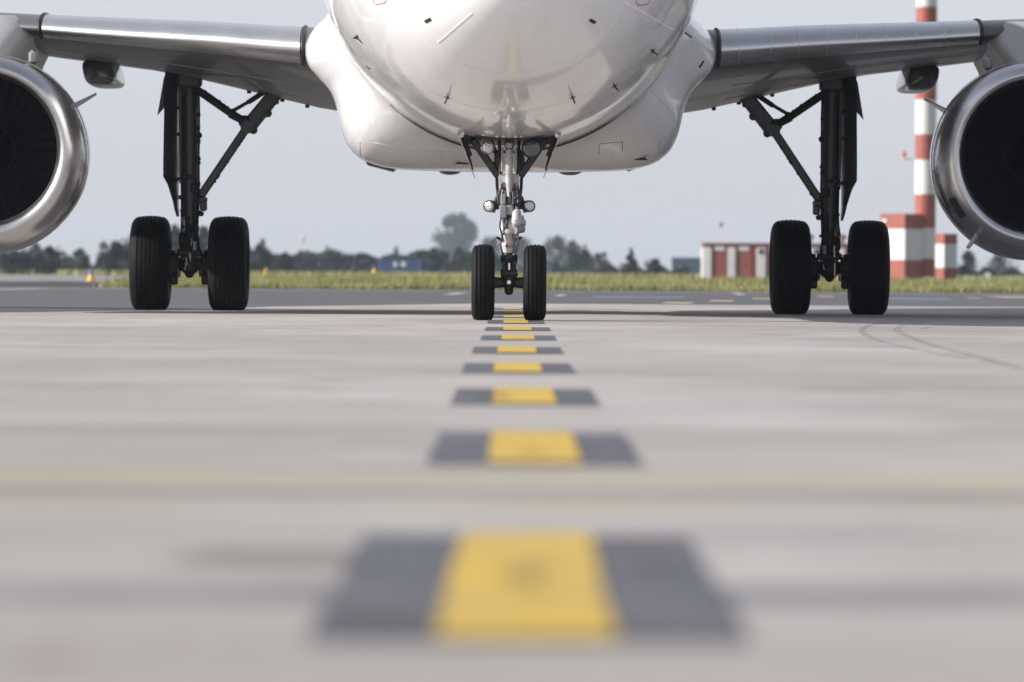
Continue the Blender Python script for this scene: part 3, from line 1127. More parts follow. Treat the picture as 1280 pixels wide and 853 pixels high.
    for py, xo, xi in ((88, 208, 224), (110, 207, 223.5), (150, 206.5, 223), (200, 205.5, 222.5), (221, 205.5, 222.5), (231, 211, 222.5), (252, 217.5, 222.3), (262, 219.5, 222.8), (271, 222.2, 223)):
        o_, i_ = Q(xo, py, -.25), Q(xi, py, .05)
        th = Vector((side * -.012, 0.02, 0))
        mid = (o_ + i_) / 2 + Vector((side * -.0, -.06, 0))
        rings.append([o_ - th, mid - th, i_ - th, i_ + th, mid + th, o_ + th])
    m.loft(rings)
    m.build('gear_door', 'door_grey', strut, 40)
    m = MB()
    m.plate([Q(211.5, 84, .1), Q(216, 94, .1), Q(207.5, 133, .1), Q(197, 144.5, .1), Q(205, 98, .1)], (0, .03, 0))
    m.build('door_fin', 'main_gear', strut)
    for py in (135, 168, 224):
        MB().bar(Q(221, py, -.02), Q(229, py, -.02), .03, .04, .006, face=(0, 0, 1)).build('door_link', 'main_dark', strut)
    # hoses and small fittings
    m = MB()
    m.tube([Q(248.5, 100, -.06), Q(249.3, 140, -.06), Q(248.6, 200, -.06), Q(249, 246, -.06), Q(246.5, 292, -.1)], .012, 7)
    m.tube([Q(243, 106, -.12), Q(244, 160, -.125), Q(243.5, 220, -.125), Q(242, 290, -.13)], .011, 7)
    m.tube([Q(231, 118, -.12), Q(230.5, 170, -.125), Q(231, 240, -.125), Q(233, 296, -.14)], .011, 7)
    m.sphere(Q(249, 169.5, -.05), .038, 10, 8)
    m.sphere(Q(249, 204, -.05), .022, 8, 6)
    m.box(Q(251, 268, -.04), (.07, .08, .05), None, .015)
    m.tube([Q(249, 266, -.04), Q(255, 267, -.04)], [.03, .012], 8)
    m.box(Q(233, 222, -.11), (.14, .05, .05), None, .01)
    m.box(Q(243, 236, -.10), (.10, .06, .12), None, .02)
    m.build('hydraulic_hose', 'main_dark', strut)
    rn = random.Random(5 if side < 0 else 9)
    for q in range(20):
        px, py = rn.uniform(226.5, 247.5), rn.uniform(284, 337)
        MB().box(Q(px, py, -.13 - .04 * rn.random()), (rn.uniform(.02, .06), .05, rn.uniform(.02, .07)), None, .006).build('fitting', 'main_dark', strut)
    for q in range(9):
        px, py = rn.uniform(227, 246), rn.uniform(262, 292)
        px2, py2 = px + rn.uniform(-5, 5), py + rn.uniform(18, 42)
        MB().tube([Q(px, py, -.12), Q((px + px2) / 2 + rn.uniform(-3, 3), (py + py2) / 2, -.19), Q(px2, py2, -.15)], rn.uniform(.007, .013), 6).build('brake_line', 'main_dark', strut)
    for py in range(110, 262, 17):
        sx_ = rn.choice((226.3, 247.9))
        MB().box(Q(sx_, py + rn.uniform(-4, 4), -.03), (rn.uniform(.03, .06), .07, rn.uniform(.03, .07)), None, .008).build('clamp', 'main_dark', strut)
    for q in range(7):
        t = rn.uniform(.05, .95)
        MB().box(Q(254 + 50 * t + 3.4, 241 - 76 * t + 3, -.03), (.03, .05, .04), None, .006).build('stay_fitting', 'main_dark', strut)
    for q in range(5):
        px, py = rn.uniform(230, 245), rn.uniform(296, 332)
        MB().tube([Q(px, py, -.20), Q(px + rn.uniform(-1.5, 1.5), py + rn.uniform(5, 10), -.20)], .010, 6).build('metal_pipe', 'coil', strut)
    return strut


main_gear(-1)
main_gear(1)

# =================================================================== GROUND
def ground_concrete():
    m, nt, b = new_mat('apron_concrete')
    ge = N(nt, 'ShaderNodeNewGeometry')
    pos = ge.outputs['Position']

    def noise(scale, detail=6, stretch=(1, 1, 1), rough=.6):
        mp = N(nt, 'ShaderNodeMapping')
        mp.inputs['Scale'].default_value = stretch
        nt.links.new(pos, mp.inputs['Vector'])
        n = N(nt, 'ShaderNodeTexNoise', i_Scale=scale, i_Detail=detail, i_Roughness=rough)
        nt.links.new(mp.outputs[0], n.inputs['Vector'])
        return n.outputs['Fac']

    def math_(op, a, b_=None, c=None):
        n = N(nt, 'ShaderNodeMath', operation=op)
        for i, v in enumerate((a, b_, c)):
            if v is None:
                continue
            if isinstance(v, (int, float)):
                n.inputs[i].default_value = v
            else:
                nt.links.new(v, n.inputs[i])
        return n.outputs[0]

    def ramp(v, lo, hi):
        n = N(nt, 'ShaderNodeMapRange', interpolation_type='SMOOTHSTEP')
        n.inputs['From Min'].default_value = lo
        n.inputs['From Max'].default_value = hi
        nt.links.new(v, n.inputs['Value'])
        return n.outputs[0]

    def mix(fac, a, b_):
        n = N(nt, 'ShaderNodeMix', data_type='RGBA')
        if isinstance(fac, (int, float)):
            n.inputs[0].default_value = fac
        else:
            nt.links.new(fac, n.inputs[0])
        for i, v in ((6, a), (7, b_)):
            if isinstance(v, tuple):
                n.inputs[i].default_value = (*v, 1)
            else:
                nt.links.new(v, n.inputs[i])
        return n.outputs[2]
    sx = N(nt, 'ShaderNodeSeparateXYZ')
    nt.links.new(pos, sx.inputs[0])
    X, Y = sx.outputs[0], sx.outputs[1]
    big = noise(.22, 5, (1, .35, 1))
    midn = noise(1.6, 6, (1, .5, 1))
    fine = noise(22, 5)
    patch = noise(.55, 4, (.5, .25, 1))
    col = mix(ramp(big, .35, .68), (.295, .269, .249), (.415, .391, .369))
    col = mix(math_('MULTIPLY', ramp(midn, .48, .72), .6), col, (.27, .247, .235))
    col = mix(math_('MULTIPLY', ramp(patch, .54, .68), .5), col, (.26, .243, .236))
    col = mix(math_('MULTIPLY', ramp(fine, .45, .75), .35), col, (.50, .475, .46))

    # long scuffs and drag marks running across the slabs, and a few pale worn streaks
    scuff = noise(.9, 5, (.22, 1.0, 1), .65)
    col = mix(math_('MULTIPLY', ramp(scuff, .53, .68), .62), col, (.215, .195, .182))
    pale = noise(.7, 5, (.2, .7, 1), .6)
    col = mix(math_('MULTIPLY', ramp(pale, .58, .72), .5), col, (.47, .445, .43))

    def band(y0, hw, soft, wob, colr, amt, nscale=1.0, xr=None, thr=None):
        nonlocal col
        yy = math_('ADD', Y, math_('MULTIPLY', math_('SUBTRACT', noise(nscale, 3), .5), wob))
        d = math_('ABSOLUTE', math_('SUBTRACT', yy, y0))
        f = math_('SUBTRACT', 1.0, ramp(d, hw, hw + soft))
        if thr:
            f = math_('MULTIPLY', f, ramp(noise(thr[0], 4), thr[1], thr[2]))
        if xr:
            f = math_('MULTIPLY', f, math_('SUBTRACT', 1.0, ramp(math_('ABSOLUTE', math_('SUBTRACT', X, xr[0])), xr[1], xr[1] + xr[2])))
        col = mix(math_('MULTIPLY', f, amt), col, colr)
    # weedy sealed joint across the slab, then the older dark repair strips
    band(13.15, .09, .10, .10, (.36, .31, .13), 1.0, 3.0, None, (2.0, .25, .5))
    band(11.75, .10, .14, .15, (.36, .315, .16), .85, 2.0, None, (1.5, .3, .6))
    band(12.35, .10, .12, .05, (.12, .11, .105), .8, 3.0)
    band(8.45, .14, .22, .12, (.13, .135, .15), .8, 1.5, None, (.9, .32, .55))
    band(9.5, .14, .22, .2, (.15, .135, .12), .85, 2.0, (-.32, .17, .12), None)
    band(16.4, .5, 1.2, .8, (.24, .21, .20), .5, 1.0, None, (.8, .35, .6))
    band(7.0, .05, .1, .1, (.17, .145, .135), .7, 3.0, (-.57, .015, .05), None)
    for y0 in (20.0, 26.3, 32.7, 38.9, 45.2, 51.4, 57.6):
        band(y0, .015, .03, .02, (.17, .165, .16), .8, 2.0)
    # stray oil spots
    vo = N(nt, 'ShaderNodeTexVoronoi', i_Scale=.55)
    mp = N(nt, 'ShaderNodeMapping')
    mp.inputs['Scale'].default_value = (1, .45, 1)
    nt.links.new(pos, mp.inputs['Vector'])
    nt.links.new(mp.outputs[0], vo.inputs['Vector'])
    spot = math_('SUBTRACT', 1.0, ramp(math_('ADD', vo.outputs['Distance'], math_('MULTIPLY', noise(6, 4), .12)), .10, .24))
    col = mix(math_('MULTIPLY', spot, .5), col, (.20, .18, .17))
    nt.links.new(col, b.inputs['Base Color'])
    b.inputs['Roughness'].default_value = .85
    b.inputs['Specular IOR Level'].default_value = .35
    bp = N(nt, 'ShaderNodeBump', i_Strength=.25, i_Distance=.006)
    nt.links.new(fine, bp.inputs['Height'])
    nt.links.new(bp.outputs[0], b.inputs['Normal'])
    return m


def sheet(name, poly, z, m, label=None):
    me = bpy.data.meshes.new(name)
    me.from_pydata([(x, y, z) for x, y in poly], [], [tuple(range(len(poly)))])
    me.materials.append(m)
    o = bpy.data.objects.new(name, me)
    COL.objects.link(o)
    tag(o, label, None, None, 'structure')
    return o


M['asphalt'] = mat('asphalt', (.084, .082, .085), .8, var=.3, scale=.6, stretch=(.3, 1, 1), rvar=.08)
M['soil'] = mat('soil', (.10, .105, .045), .95, var=.3, scale=.4)
M['dirt'] = mat('dirt', (.030, .027, .026), .95, var=.4, scale=.5)
M['shoulder'] = mat('shoulder', (.135, .13, .13), .85, var=.3, scale=.5, stretch=(.3, 1, 1))
M['taxi_grey'] = mat('taxi_grey', (.22, .21, .205), .85, var=.15, scale=.2)

sheet('ground', [(-2600, -30), (2600, -30), (2600, 3600), (-2600, 3600)], -.010, M['soil'])
sheet('taxiway', [(-400, 10), (400, 10), (400, 150), (-10.4, 150), (-10.9, 160), (-400, 160)], -.005, M['asphalt'])
sheet('taxiway_shoulder', [(-400, 137), (400, 137), (400, 149.8), (-400, 149.8)], -.003, M['shoulder'])
sheet('taxiway_branch', [(-14.5, 218), (-400, 218), (-400, 455), (-31, 455), (-22, 330)], -.005, M['taxi_grey'])
conc = ground_concrete()
sheet('apron', [(-40, -25), (60, -25), (60, 86), (-.4, 86), (-3.2, 75), (-4.05, 67), (-5.7, 62), (-12, 55), (-40, 40)], 0.0, conc)

# dark earth bank beside the left taxiway
rings = []
for i in range(60):
    x = -10.9 - 60 * (i / 59) ** 1.2
    h = .055 + .02 * math.sin(i * 1.7) + .03 * random.random()
    kx = smooth((-10.9 - x) / 3)
    x0 = x
    rings.append([Vector((x0 * y_ / 172 if i else x0, y_, z_ * kx if z_ > 0 else z_)) for y_, z_ in ((150.2, -.003), (164, h * .5), (182, h), (200, h * .7), (217, -.003))])
tag(MB().loft(rings, closed=False).build('earth_bank', 'dirt'), None, None, None, 'structure')


# ---- painted markings
def paint(name, col, wear, wcol, rough=.6):
    m, nt, b = new_mat(name)
    ge = N(nt, 'ShaderNodeNewGeometry')
    n1 = N(nt, 'ShaderNodeTexNoise', i_Scale=2.6, i_Detail=7.0, i_Roughness=.65)
    n2 = N(nt, 'ShaderNodeTexNoise', i_Scale=38.0, i_Detail=4.0)
    nt.links.new(ge.outputs['Position'], n1.inputs['Vector'])
    nt.links.new(ge.outputs['Position'], n2.inputs['Vector'])
    r1 = N(nt, 'ShaderNodeMapRange', interpolation_type='SMOOTHSTEP')
    r1.inputs['From Min'].default_value, r1.inputs['From Max'].default_value = wear, wear + .25
    nt.links.new(n1.outputs['Fac'], r1.inputs['Value'])
    mx = N(nt, 'ShaderNodeMix', data_type='RGBA')
    mx.inputs[6].default_value = (*col, 1)
    mx.inputs[7].default_value = (*wcol, 1)
    nt.links.new(r1.outputs[0], mx.inputs[0])
    m2 = N(nt, 'ShaderNodeMix', data_type='RGBA', blend_type='MULTIPLY')
    m2.inputs[0].default_value = .35
    nt.links.new(mx.outputs[2], m2.inputs[6])
    nt.links.new(n2.outputs['Fac'], m2.inputs[7])
    nt.links.new(m2.outputs[2], b.inputs['Base Color'])
    b.inputs['Roughness'].default_value = rough
    return m


M['mark_black'] = paint('mark_black', (.085, .087, .105), .46, (.17, .165, .172))
M['mark_yellow'] = paint('mark_yellow', (.68, .44, .035), .45, (.44, .33, .12))
M['mark_blue'] = paint('mark_blue', (.19, .26, .40), .5, (.2, .24, .3))
M['mark_cream'] = paint('mark_cream', (.50, .44, .30), .5, (.35, .32, .25))
M['mark_white'] = paint('mark_white', (.5, .5, .5), .5, (.3, .3, .3))

dashes = [(7.36, 10.28, .019, .027), (14.1, 16.85, .060, .058), (20.4, 23.2, .047, .046), (26.9, 29.7, .029, .028), (33.3, 36.1, .031, .031),
          (39.8, 42.6, .046, .044), (46.2, 49.0, .045, .045), (52.6, 55.4, .035, .035), (59.1, 61.9, .03, .03), (65.5, 68.3, .02, .02), (71.9, 74.7, .0, .0)]
for i, (y0, y1, x0, x1) in enumerate(dashes):
    def quad(hw, z, jit):
        vs, n = [], 14
        L_, R_ = [], []
        for j in range(n + 1):
            t = j / n
            y = y0 + (y1 - y0) * t
            x = x0 + (x1 - x0) * t
            L_.append((x - hw + random.uniform(-jit, jit), y, z))
            R_.append((x + hw + random.uniform(-jit, jit), y, z))
        return L_, R_
    a, b = quad(.288 if i == 0 else .268, .004, .006)
    m = MB()
    m.loft([[p, q] for p, q in zip(a, b)], closed=False)
    o = m.build('guide_line_dash', 'mark_black', None, 0)
    where = ['nearest the camera', 'second nearest the camera', 'third from the camera', 'fourth from the camera', 'fifth from the camera', 'sixth from the camera',
             'seventh from the camera', 'just before the nose wheels', 'just behind the nose wheels', 'under the belly', 'at the far edge of the concrete'][i]
    tag(o, 'yellow paint dash with dark grey borders, ' + where, 'ground marking', 'dashes of the yellow guide line', 'structure')
    a, b = quad(.117, .008, .004)
    m = MB()
    m.loft([[p, q] for p, q in zip(a, b)], closed=False)
    m.build('yellow_stripe', 'mark_yellow', o, 0)


def mark(px0, px1, py, hD, m, lab):
    D = CAMZ * F / (py - 426.5 + HOR - EPS * ((px0 + px1) / 2 - 640))
    a, b = P(px0, py, D), P(px1, py, D)
    poly = [(a.x, D - hD), (b.x, D - hD), (b.x + .2, D + hD), (a.x + .2, D + hD)]
    sheet('taxiway_marking', poly, -.001 if D > 86 else .004, M[m], lab)


mark(735, 850, 371.5, 2.2, 'mark_blue', 'pale blue painted line on the dark asphalt')
mark(1060, 1182, 373.5, 2.5, 'mark_blue', 'pale blue painted line on the asphalt right of the main wheels')
mark(822, 858, 378.6, 2, 'mark_cream', 'short cream dash on the asphalt')
mark(880, 909, 376.2, 2.2, 'mark_cream', 'cream dash on the asphalt')
mark(934, 962, 373.6, 2, 'mark_cream', 'faded cream dash on the asphalt')
mark(1016, 1036, 370.5, 2.5, 'mark_cream', 'cream dash between the right main wheels')
mark(1234, 1295, 371.5, 4.0, 'mark_cream', 'broad cream bar on the asphalt at the right')
mark(1205, 1216, 372.5, 3, 'mark_cream', 'small cream square on the asphalt')
mark(4, 34, 361.5, 6, 'mark_cream', 'pale dash on the asphalt at the left')
mark(555, 572, 367.3, 5, 'mark_white', 'small white dash on the asphalt')
mark(690, 700, 369.3, 4, 'mark_white', 'tiny white dash on the asphalt')
mark(912, 924, 367.5, 5, 'mark_white', 'tiny white speck on the asphalt')


# tyre tracks
def track_mat():
    m, nt, b = new_mat('tyre_track')
    ge = N(nt, 'ShaderNodeNewGeometry')
    n1 = N(nt, 'ShaderNodeTexNoise', i_Scale=2.0, i_Detail=5.0)
    nt.links.new(ge.outputs['Position'], n1.inputs['Vector'])
    mr = N(nt, 'ShaderNodeMapRange')
    mr.inputs['From Min'].default_value, mr.inputs['From Max'].default_value = .35, .7
    mr.inputs['To Min'].default_value, mr.inputs['To Max'].default_value = .0, .38
    nt.links.new(n1.outputs['Fac'], mr.inputs['Value'])
    tr = N(nt, 'ShaderNodeBsdfTransparent')
    mx = N(nt, 'ShaderNodeMixShader')
    nt.links.new(mr.outputs[0], mx.inputs[0])
    nt.links.new(tr.outputs[0], mx.inputs[1])
    nt.links.new(b.outputs[0], mx.inputs[2])
    nt.links.new(mx.outputs[0], nt.nodes['Material Output'].inputs['Surface'])
    b.inputs['Base Color'].default_value = (.12, .11, .105, 1)
    b.inputs['Roughness'].default_value = .9
    return m


tm = track_mat()
for pts, hw in (([(1280, 462), (1230, 449), (1165, 432), (1135, 421), (1122, 414), (1127, 408), (1150, 404), (1190, 401.5)], .035),
                ([(1240, 452), (1180, 444), (1120, 432), (1085, 421), (1077, 414), (1084, 408), (1105, 404), (1140, 401.5)], .03),
                ([(1150, 412), (1175, 408), (1205, 408)], .03)):
    w = []
    for px, py in pts:
        D = CAMZ * F / (py - 426.5 + HOR - EPS * (px - 640))
        w.append(P(px, py, D))
    ts = list(range(len(w)))
    rows = []
    for i in range(60):
        t = (len(w) - 1) * i / 59
        x, y = interp(ts, [q.x for q in w], t), interp(ts, [q.y for q in w], t)
        rows.append([Vector((x - hw, y, .0035)), Vector((x + hw, y, .0035))])
    o = MB().loft(rows, closed=False).build('tyre_track', tm, None, 0)
    tag(o, 'thin dark curved tyre mark on the concrete right of the nose gear', None, 'tyre marks on the concrete', 'structure')

# rubber smears across the nearest dash
for (y0, y1, x0, x1) in ((8.2, 9.3, -.012, .055), (7.5, 8.35, -.25, -.11), (14.6, 15.4, .02, .09), (9.0, 10.0, .18, .26), (21.0, 22.5, -.15, -.02)):
    rows = [[Vector((x0 + .02 * math.sin(q), y0 + (y1 - y0) * q / 8, .0115)), Vector((x1 + .02 * math.sin(q * 1.3), y0 + (y1 - y0) * q / 8, .0115))] for q in range(9)]
    o = MB().loft(rows, closed=False).build('rubber_smear', tm, None, 0)
    tag(o, 'dark rubber smear worn into the painted guide dash', None, 'rubber smears on the guide line', 'structure')

# =================================================================== GRASS
def leaf_mat(name, c1, c2, rough=.8):
    m, nt, b = new_mat(name)
    oi = N(nt, 'ShaderNodeNewGeometry')
    nz = N(nt, 'ShaderNodeTexNoise', i_Scale=.35, i_Detail=5.0)
    nt.links.new(oi.outputs['Position'], nz.inputs['Vector'])
    wn = N(nt, 'ShaderNodeMath', operation='MULTIPLY_ADD')
    wn.inputs[1].default_value = .45
    nt.links.new(oi.outputs['Random Per Island'], wn.inputs[0])
    nt.links.new(nz.outputs['Fac'], wn.inputs[2])
    cr = N(nt, 'ShaderNodeValToRGB')
    cr.color_ramp.elements[0].position, cr.color_ramp.elements[1].position = .4, 1.0
    cr.color_ramp.elements[0].color, cr.color_ramp.elements[1].color = (*c1, 1), (*c2, 1)
    nt.links.new(wn.outputs[0], cr.inputs[0])
    nt.links.new(cr.outputs[0], b.inputs['Base Color'])
    b.inputs['Roughness'].default_value = rough
    b.inputs['Specular IOR Level'].default_value = .15
    return m


M['grass'] = leaf_mat('grass', (.105, .132, .042), (.42, .39, .175))
rg = random.Random(3)
vs, fs = [], []


def blade(x, y, h, w):
    a = rg.uniform(0, 6.28)
    lean = h * rg.uniform(.05, .45)
    la = rg.uniform(0, 6.28)
    dx, dy = math.cos(a) * w, math.sin(a) * w * .5
    i = len(vs)
    vs.extend([(x - dx, y - dy, -.01), (x + dx, y + dy, -.01), (x + math.cos(la) * lean, y + math.sin(la) * lean, h)])
    fs.append((i, i + 1, i + 2))


def clump(x, y):
    return .5 + .5 * math.sin(x * .9 + 1.3 * math.sin(y * .21)) * math.sin(x * .37 + y * .15 + 2)


cnt = 0
while cnt < 165000:
    D = 149.5 + 110 * rg.random() ** 1.9
    x = rg.uniform(-.105, .155) * D
    if x < -10.4 + rg.gauss(0, .3) - .058 * (D - 150):
        continue
    c = clump(x, D)
    h = rg.uniform(.10, .26) + .13 * c + (.16 * rg.random() if rg.random() < .12 else 0)
    if D < 153:
        h *= .62
    blade(x, D, h, rg.uniform(.007, .022))
    cnt += 1
for _ in range(16000):
    D = rg.uniform(470, 560)
    x = rg.uniform(-.105, .105) * D
    blade(x, D, rg.uniform(.3, .5), .12)
me = bpy.data.meshes.new('grass')
me.from_pydata(vs, [], fs)
me.materials.append(M['grass'])
go = bpy.data.objects.new('grass', me)
COL.objects.link(go)
tag(go, 'yellow green rough grass along the far edge of the asphalt', 'grass', None, 'stuff')

# =================================================================== TREES
M['leaf_a'] = leaf_mat('leaf_a', (.022, .036, .026), (.07, .09, .055))
M['leaf_b'] = leaf_mat('leaf_b', (.010, .018, .020), (.034, .047, .042))
M['bark'] = mat('bark', (.09, .075, .06), .9, var=.3, scale=4)


def crown_mesh(seed, h, w, lobes, n, leaf, base=.12, shape='round'):
    r = random.Random(seed)
    cs = []
    for i in range(lobes):
        t = (i + .5) / lobes
        z = h * (base + (1 - base) * t * .92)
        if shape == 'round':
            rad = w / 2 * math.sqrt(max(.2, 1 - (2 * t - .85) ** 2 * .68))
        else:
            rad = w / 2 * (1.05 - t * .9)
        a = r.uniform(0, 6.28)
        off = rad * r.uniform(.25, .75)
        cs.append((math.cos(a) * off, math.sin(a) * off, z, rad * r.uniform(.38, .62)))
    vs, fs = [], []
    for _ in range(n):
        cx, cy, cz, cr = r.choice(cs)
        d = Vector((r.gauss(0, 1), r.gauss(0, 1), r.gauss(0, .8))).normalized() * cr * r.random() ** .35
        p = Vector((cx, cy, max(h * base * .6, cz + d.z))) + Vector((d.x, d.y, 0))
        a = Vector((r.gauss(0, 1), r.gauss(0, 1), r.gauss(0, 1))).normalized()
        b = a.orthogonal().normalized()
        s = leaf * r.uniform(.6, 1.3)
        i = len(vs)
        vs += [tuple(p - a * s), tuple(p + b * s * .7), tuple(p + a * s), tuple(p - b * s * .7)]
        fs.append((i, i + 1, i + 2, i + 3))
    return vs, fs


def tree(px, ptop, wpx, D, label, seed, mname='leaf_a', shape='round', lobes=14, n=1500, base=.12, pbase=None):
    c = P(px, 340, D)
    hor = 426.5 - HOR + EPS * (px - 640)
    h = (hor - ptop) / F * D + CAMZ
    w = wpx / F * D
    t = empty('tree', (c.x, D, -.01))
    tag(t, label, 'tree', 'trees along the airfield edge')
    m = MB()
    hh = h * (base + .45)
    m.tube([(0, 0, 0), (h * .01, 0, hh * .5), (0, 0, hh)], [h * .028, h * .02, h * .008], 8)
    rr = random.Random(seed + 99)
    for j in range(5):
        a = rr.uniform(0, 6.28)
        z0 = hh * rr.uniform(.45, .9)
        m.tube([(0, 0, z0), (math.cos(a) * w * .16, math.sin(a) * w * .16, z0 + h * .1), (math.cos(a) * w * .3, math.sin(a) * w * .3, z0 + h * .22)], [h * .012, h * .008, h * .003], 6)
    m.build('trunk', 'bark', t)
    vs, fs = crown_mesh(seed, h, w, lobes, n, max(.10, h * .035), base, shape)
    q = MB()
    q.add(vs, fs)
    me = bpy.data.meshes.new('crown')
    me.from_pydata(vs, [], fs)
    me.materials.append(M[mname])
    o = bpy.data.objects.new('crown', me)
    COL.objects.link(o)
    o.parent = t


tree(20, 313, 52, 456, 'low dark tree at the left end of the row, under the left engine', 11, 'leaf_b')
tree(61, 308, 42, 456, 'rounded dark tree standing second from the left end of the row', 12, 'leaf_b')
tree(100, 310, 26, 540, 'small slim tree standing alone between two darker ones, left of the left tyres', 13)
tree(137, 301, 46, 492, 'dark bushy tree just left of the left main wheels', 14, 'leaf_b')
tree(168, 293, 52, 492, 'bushy tree half hidden by the outer left main tyre', 15, 'leaf_b')
tree(216, 279, 46, 540, 'tall tree seen left of the strut between the left main tyres', 16)
tree(250, 281, 40, 552, 'tall tree seen right of the strut between the left main tyres', 18)
tree(324, 306, 34, 540, 'dark tree just right of the left main wheels', 17, 'leaf_b')
tree(355, 314, 24, 600, 'small tree rising from the low hedge right of the left wheels', 19, 'leaf_b')
tree(408, 305, 16, 1200, 'thin tree top poking above the middle of the dark hedge', 20, 'leaf_a', 'cone')
tree(495, 305, 18, 1200, 'thin tree top above the blue containers', 21, 'leaf_a', 'cone')
tree(540, 309, 34, 600, 'dark low tree at the foot of the tall round one', 22, 'leaf_b')
tree(571, 266, 58, 2300, 'tall round-topped tree left of the nose gear, towering over the row', 23, 'leaf_a', 'round', 34, 5200, .03)
tree(612, 295, 40, 1300, 'hazy tree behind the left nose wheel', 24)
tree(652, 297, 46, 1300, 'hazy tree behind the nose gear leg, between the nose wheels', 25)
tree(695, 294, 44, 1150, 'broad tree just right of the right nose wheel', 26)
tree(717, 299, 30, 1150, 'upright tree standing right of the broad one beside the nose wheel', 27)
tree(731, 303, 16, 1100, 'slim tree at the right end of the clump beside the nose wheels', 28, 'leaf_a', 'cone')
tree(752, 315, 32, 600, 'low rounded tree between the nose wheel clump and a pointed tree', 29)
tree(788, 308, 28, 570, 'small pointed tree standing alone in mid field right of the nose gear', 30, 'leaf_b', 'cone')
tree(818, 323, 24, 600, 'very low bush-like tree left of the far blue shed', 31, 'leaf_b')
tree(1209, 312, 30, 540, 'dark tree under the right engine, beside the striped block', 32, 'leaf_b')
tree(1250, 320, 52, 600, 'low hazy tree under the right engine at the picture edge', 33, 'leaf_b')

# the far wood: one mass behind the separate trees
r = random.Random(5)
vs, fs = [], []
for i in range(30000):
    px = r.uniform(-30, 860) if r.random() < .8 else r.uniform(1185, 1310)
    D = r.uniform(640, 720)
    c = P(px, 340, D)
    base_h = 3.0 + 1.6 * math.sin(px * .045) + 1.1 * math.sin(px * .13 + 2) + .8 * math.sin(px * .31)
    if 330 < px < 560:
        base_h = 4.3 + .5 * math.sin(px * .05) + .35 * math.sin(px * .17)
    if 110 < px < 330:
        base_h += 1.5
    if px > 740:
        base_h = 1.6 + .7 * math.sin(px * .2)
    z = max(.1, r.random() ** .8 * max(.6, base_h) * .57)
    p = Vector((c.x, D, z))
    a = Vector((r.gauss(0, 1), r.gauss(0, 1), r.gauss(0, 1))).normalized()
    b = a.orthogonal().normalized()
    s = r.uniform(.16, .36)
    k0 = len(vs)
    vs += [tuple(p - a * s), tuple(p + b * s * .7), tuple(p + a * s), tuple(p - b * s * .7)]
    fs.append((k0, k0 + 1, k0 + 2, k0 + 3))
me = bpy.data.meshes.new('treeline')
me.from_pydata(vs, [], fs)
me.materials.append(M['leaf_b'])
o = bpy.data.objects.new('treeline', me)
COL.objects.link(o)
tag(o, 'low dark hedge-like wood along the horizon', 'treeline', None, 'stuff')

# =================================================================== AIRFIELD BUILDINGS
M['red_paint'] = mat('red_paint', (.30, .075, .055), .6, var=.2, scale=1.5)
M['white_wall'] = mat('white_wall', (.62, .61, .60), .6, var=.08, scale=1.2)
M['red_door'] = mat('red_door', (.27, .075, .058), .7, var=.2, scale=1.0)
M['roof_grey'] = mat('roof_grey', (.24, .15, .13), .8, var=.2)
M['blue_wall'] = mat('blue_wall', (.045, .085, .19), .5, var=.2, scale=.3)
M['blue_pale'] = mat('blue_pale', (.07, .11, .16), .6, var=.15, scale=.3)
M['pale_metal'] = mat('pale_metal', (.5, .5, .5), .5, var=.1)
M['yellow_plastic'] = mat('yellow_plastic', (.70, .40, .02), .45, var=.1)
M['blue_glass'] = mat('blue_glass', (.10, .12, .45), .2, var=.05)
M['glass_dark'] = mat('glass_dark', (.03, .035, .045), .15, var=.1)


def bands_block(name, label, cat, corner_px, base_D, left_w, right_w, zs, rot=45, grp=None):
    """square cabin seen corner-on, painted in red and white courses; each course a part"""
    c = P(corner_px, 340, base_D)
    t = empty(name, (c.x, base_D, -.01))
    t.rotation_euler = (0, 0, R(rot))
    tag(t, label, cat, grp)
    for (z0, z1, col) in zs:
        cx, cy = -left_w / 2, right_w / 2
        m = MB().box((cx, cy, (z0 + z1) / 2), (left_w, right_w, z1 - z0 - .004), None, .02)
        m.build({'r': 'red_course', 'w': 'white_course'}[col], {'r': 'red_paint', 'w': 'white_wall'}[col], t)
    return t


SD = 300.0
ms = SD / F


def zz(py, px):   # height at SD for pixel row
    return P(px, py, SD).z


# big block: lit face 1101..1131, shade face 1131..1147
b1 = bands_block('striped_cabin', 'larger red and white striped cabin at the mast foot, beside the right main wheel', 'cabin', 1131, SD,
                 30 * ms / math.cos(R(35)), 42 * ms / math.sin(R(35)) * .62, [(0, zz(325.5, 1131), 'r'), (zz(325.5, 1131), zz(286, 1131), 'w'), (zz(286, 1131), zz(267, 1131), 'r')], rot=-35)
b2 = bands_block('striped_cabin', 'smaller red and white striped cabin just right of the mast, under the right engine', 'cabin', 1180, SD + 3,
                 11.5 * ms / math.cos(R(50)), 18 * ms / math.sin(R(50)), [(0, zz(335, 1180), 'r'), (zz(335, 1180), zz(304.5, 1180), 'w'), (zz(304.5, 1180), zz(291.5, 1180), 'r')], rot=-50)
MB().box((-.1, -.03, zz(276, 1131)), (.12, .06, .09), None, .01)
mm = MB().box((-30 * ms * 1.0, -.03, zz(276, 1131)), (.30, .05, .16), None, .01).build('notice_plate', 'white_wall', b1)
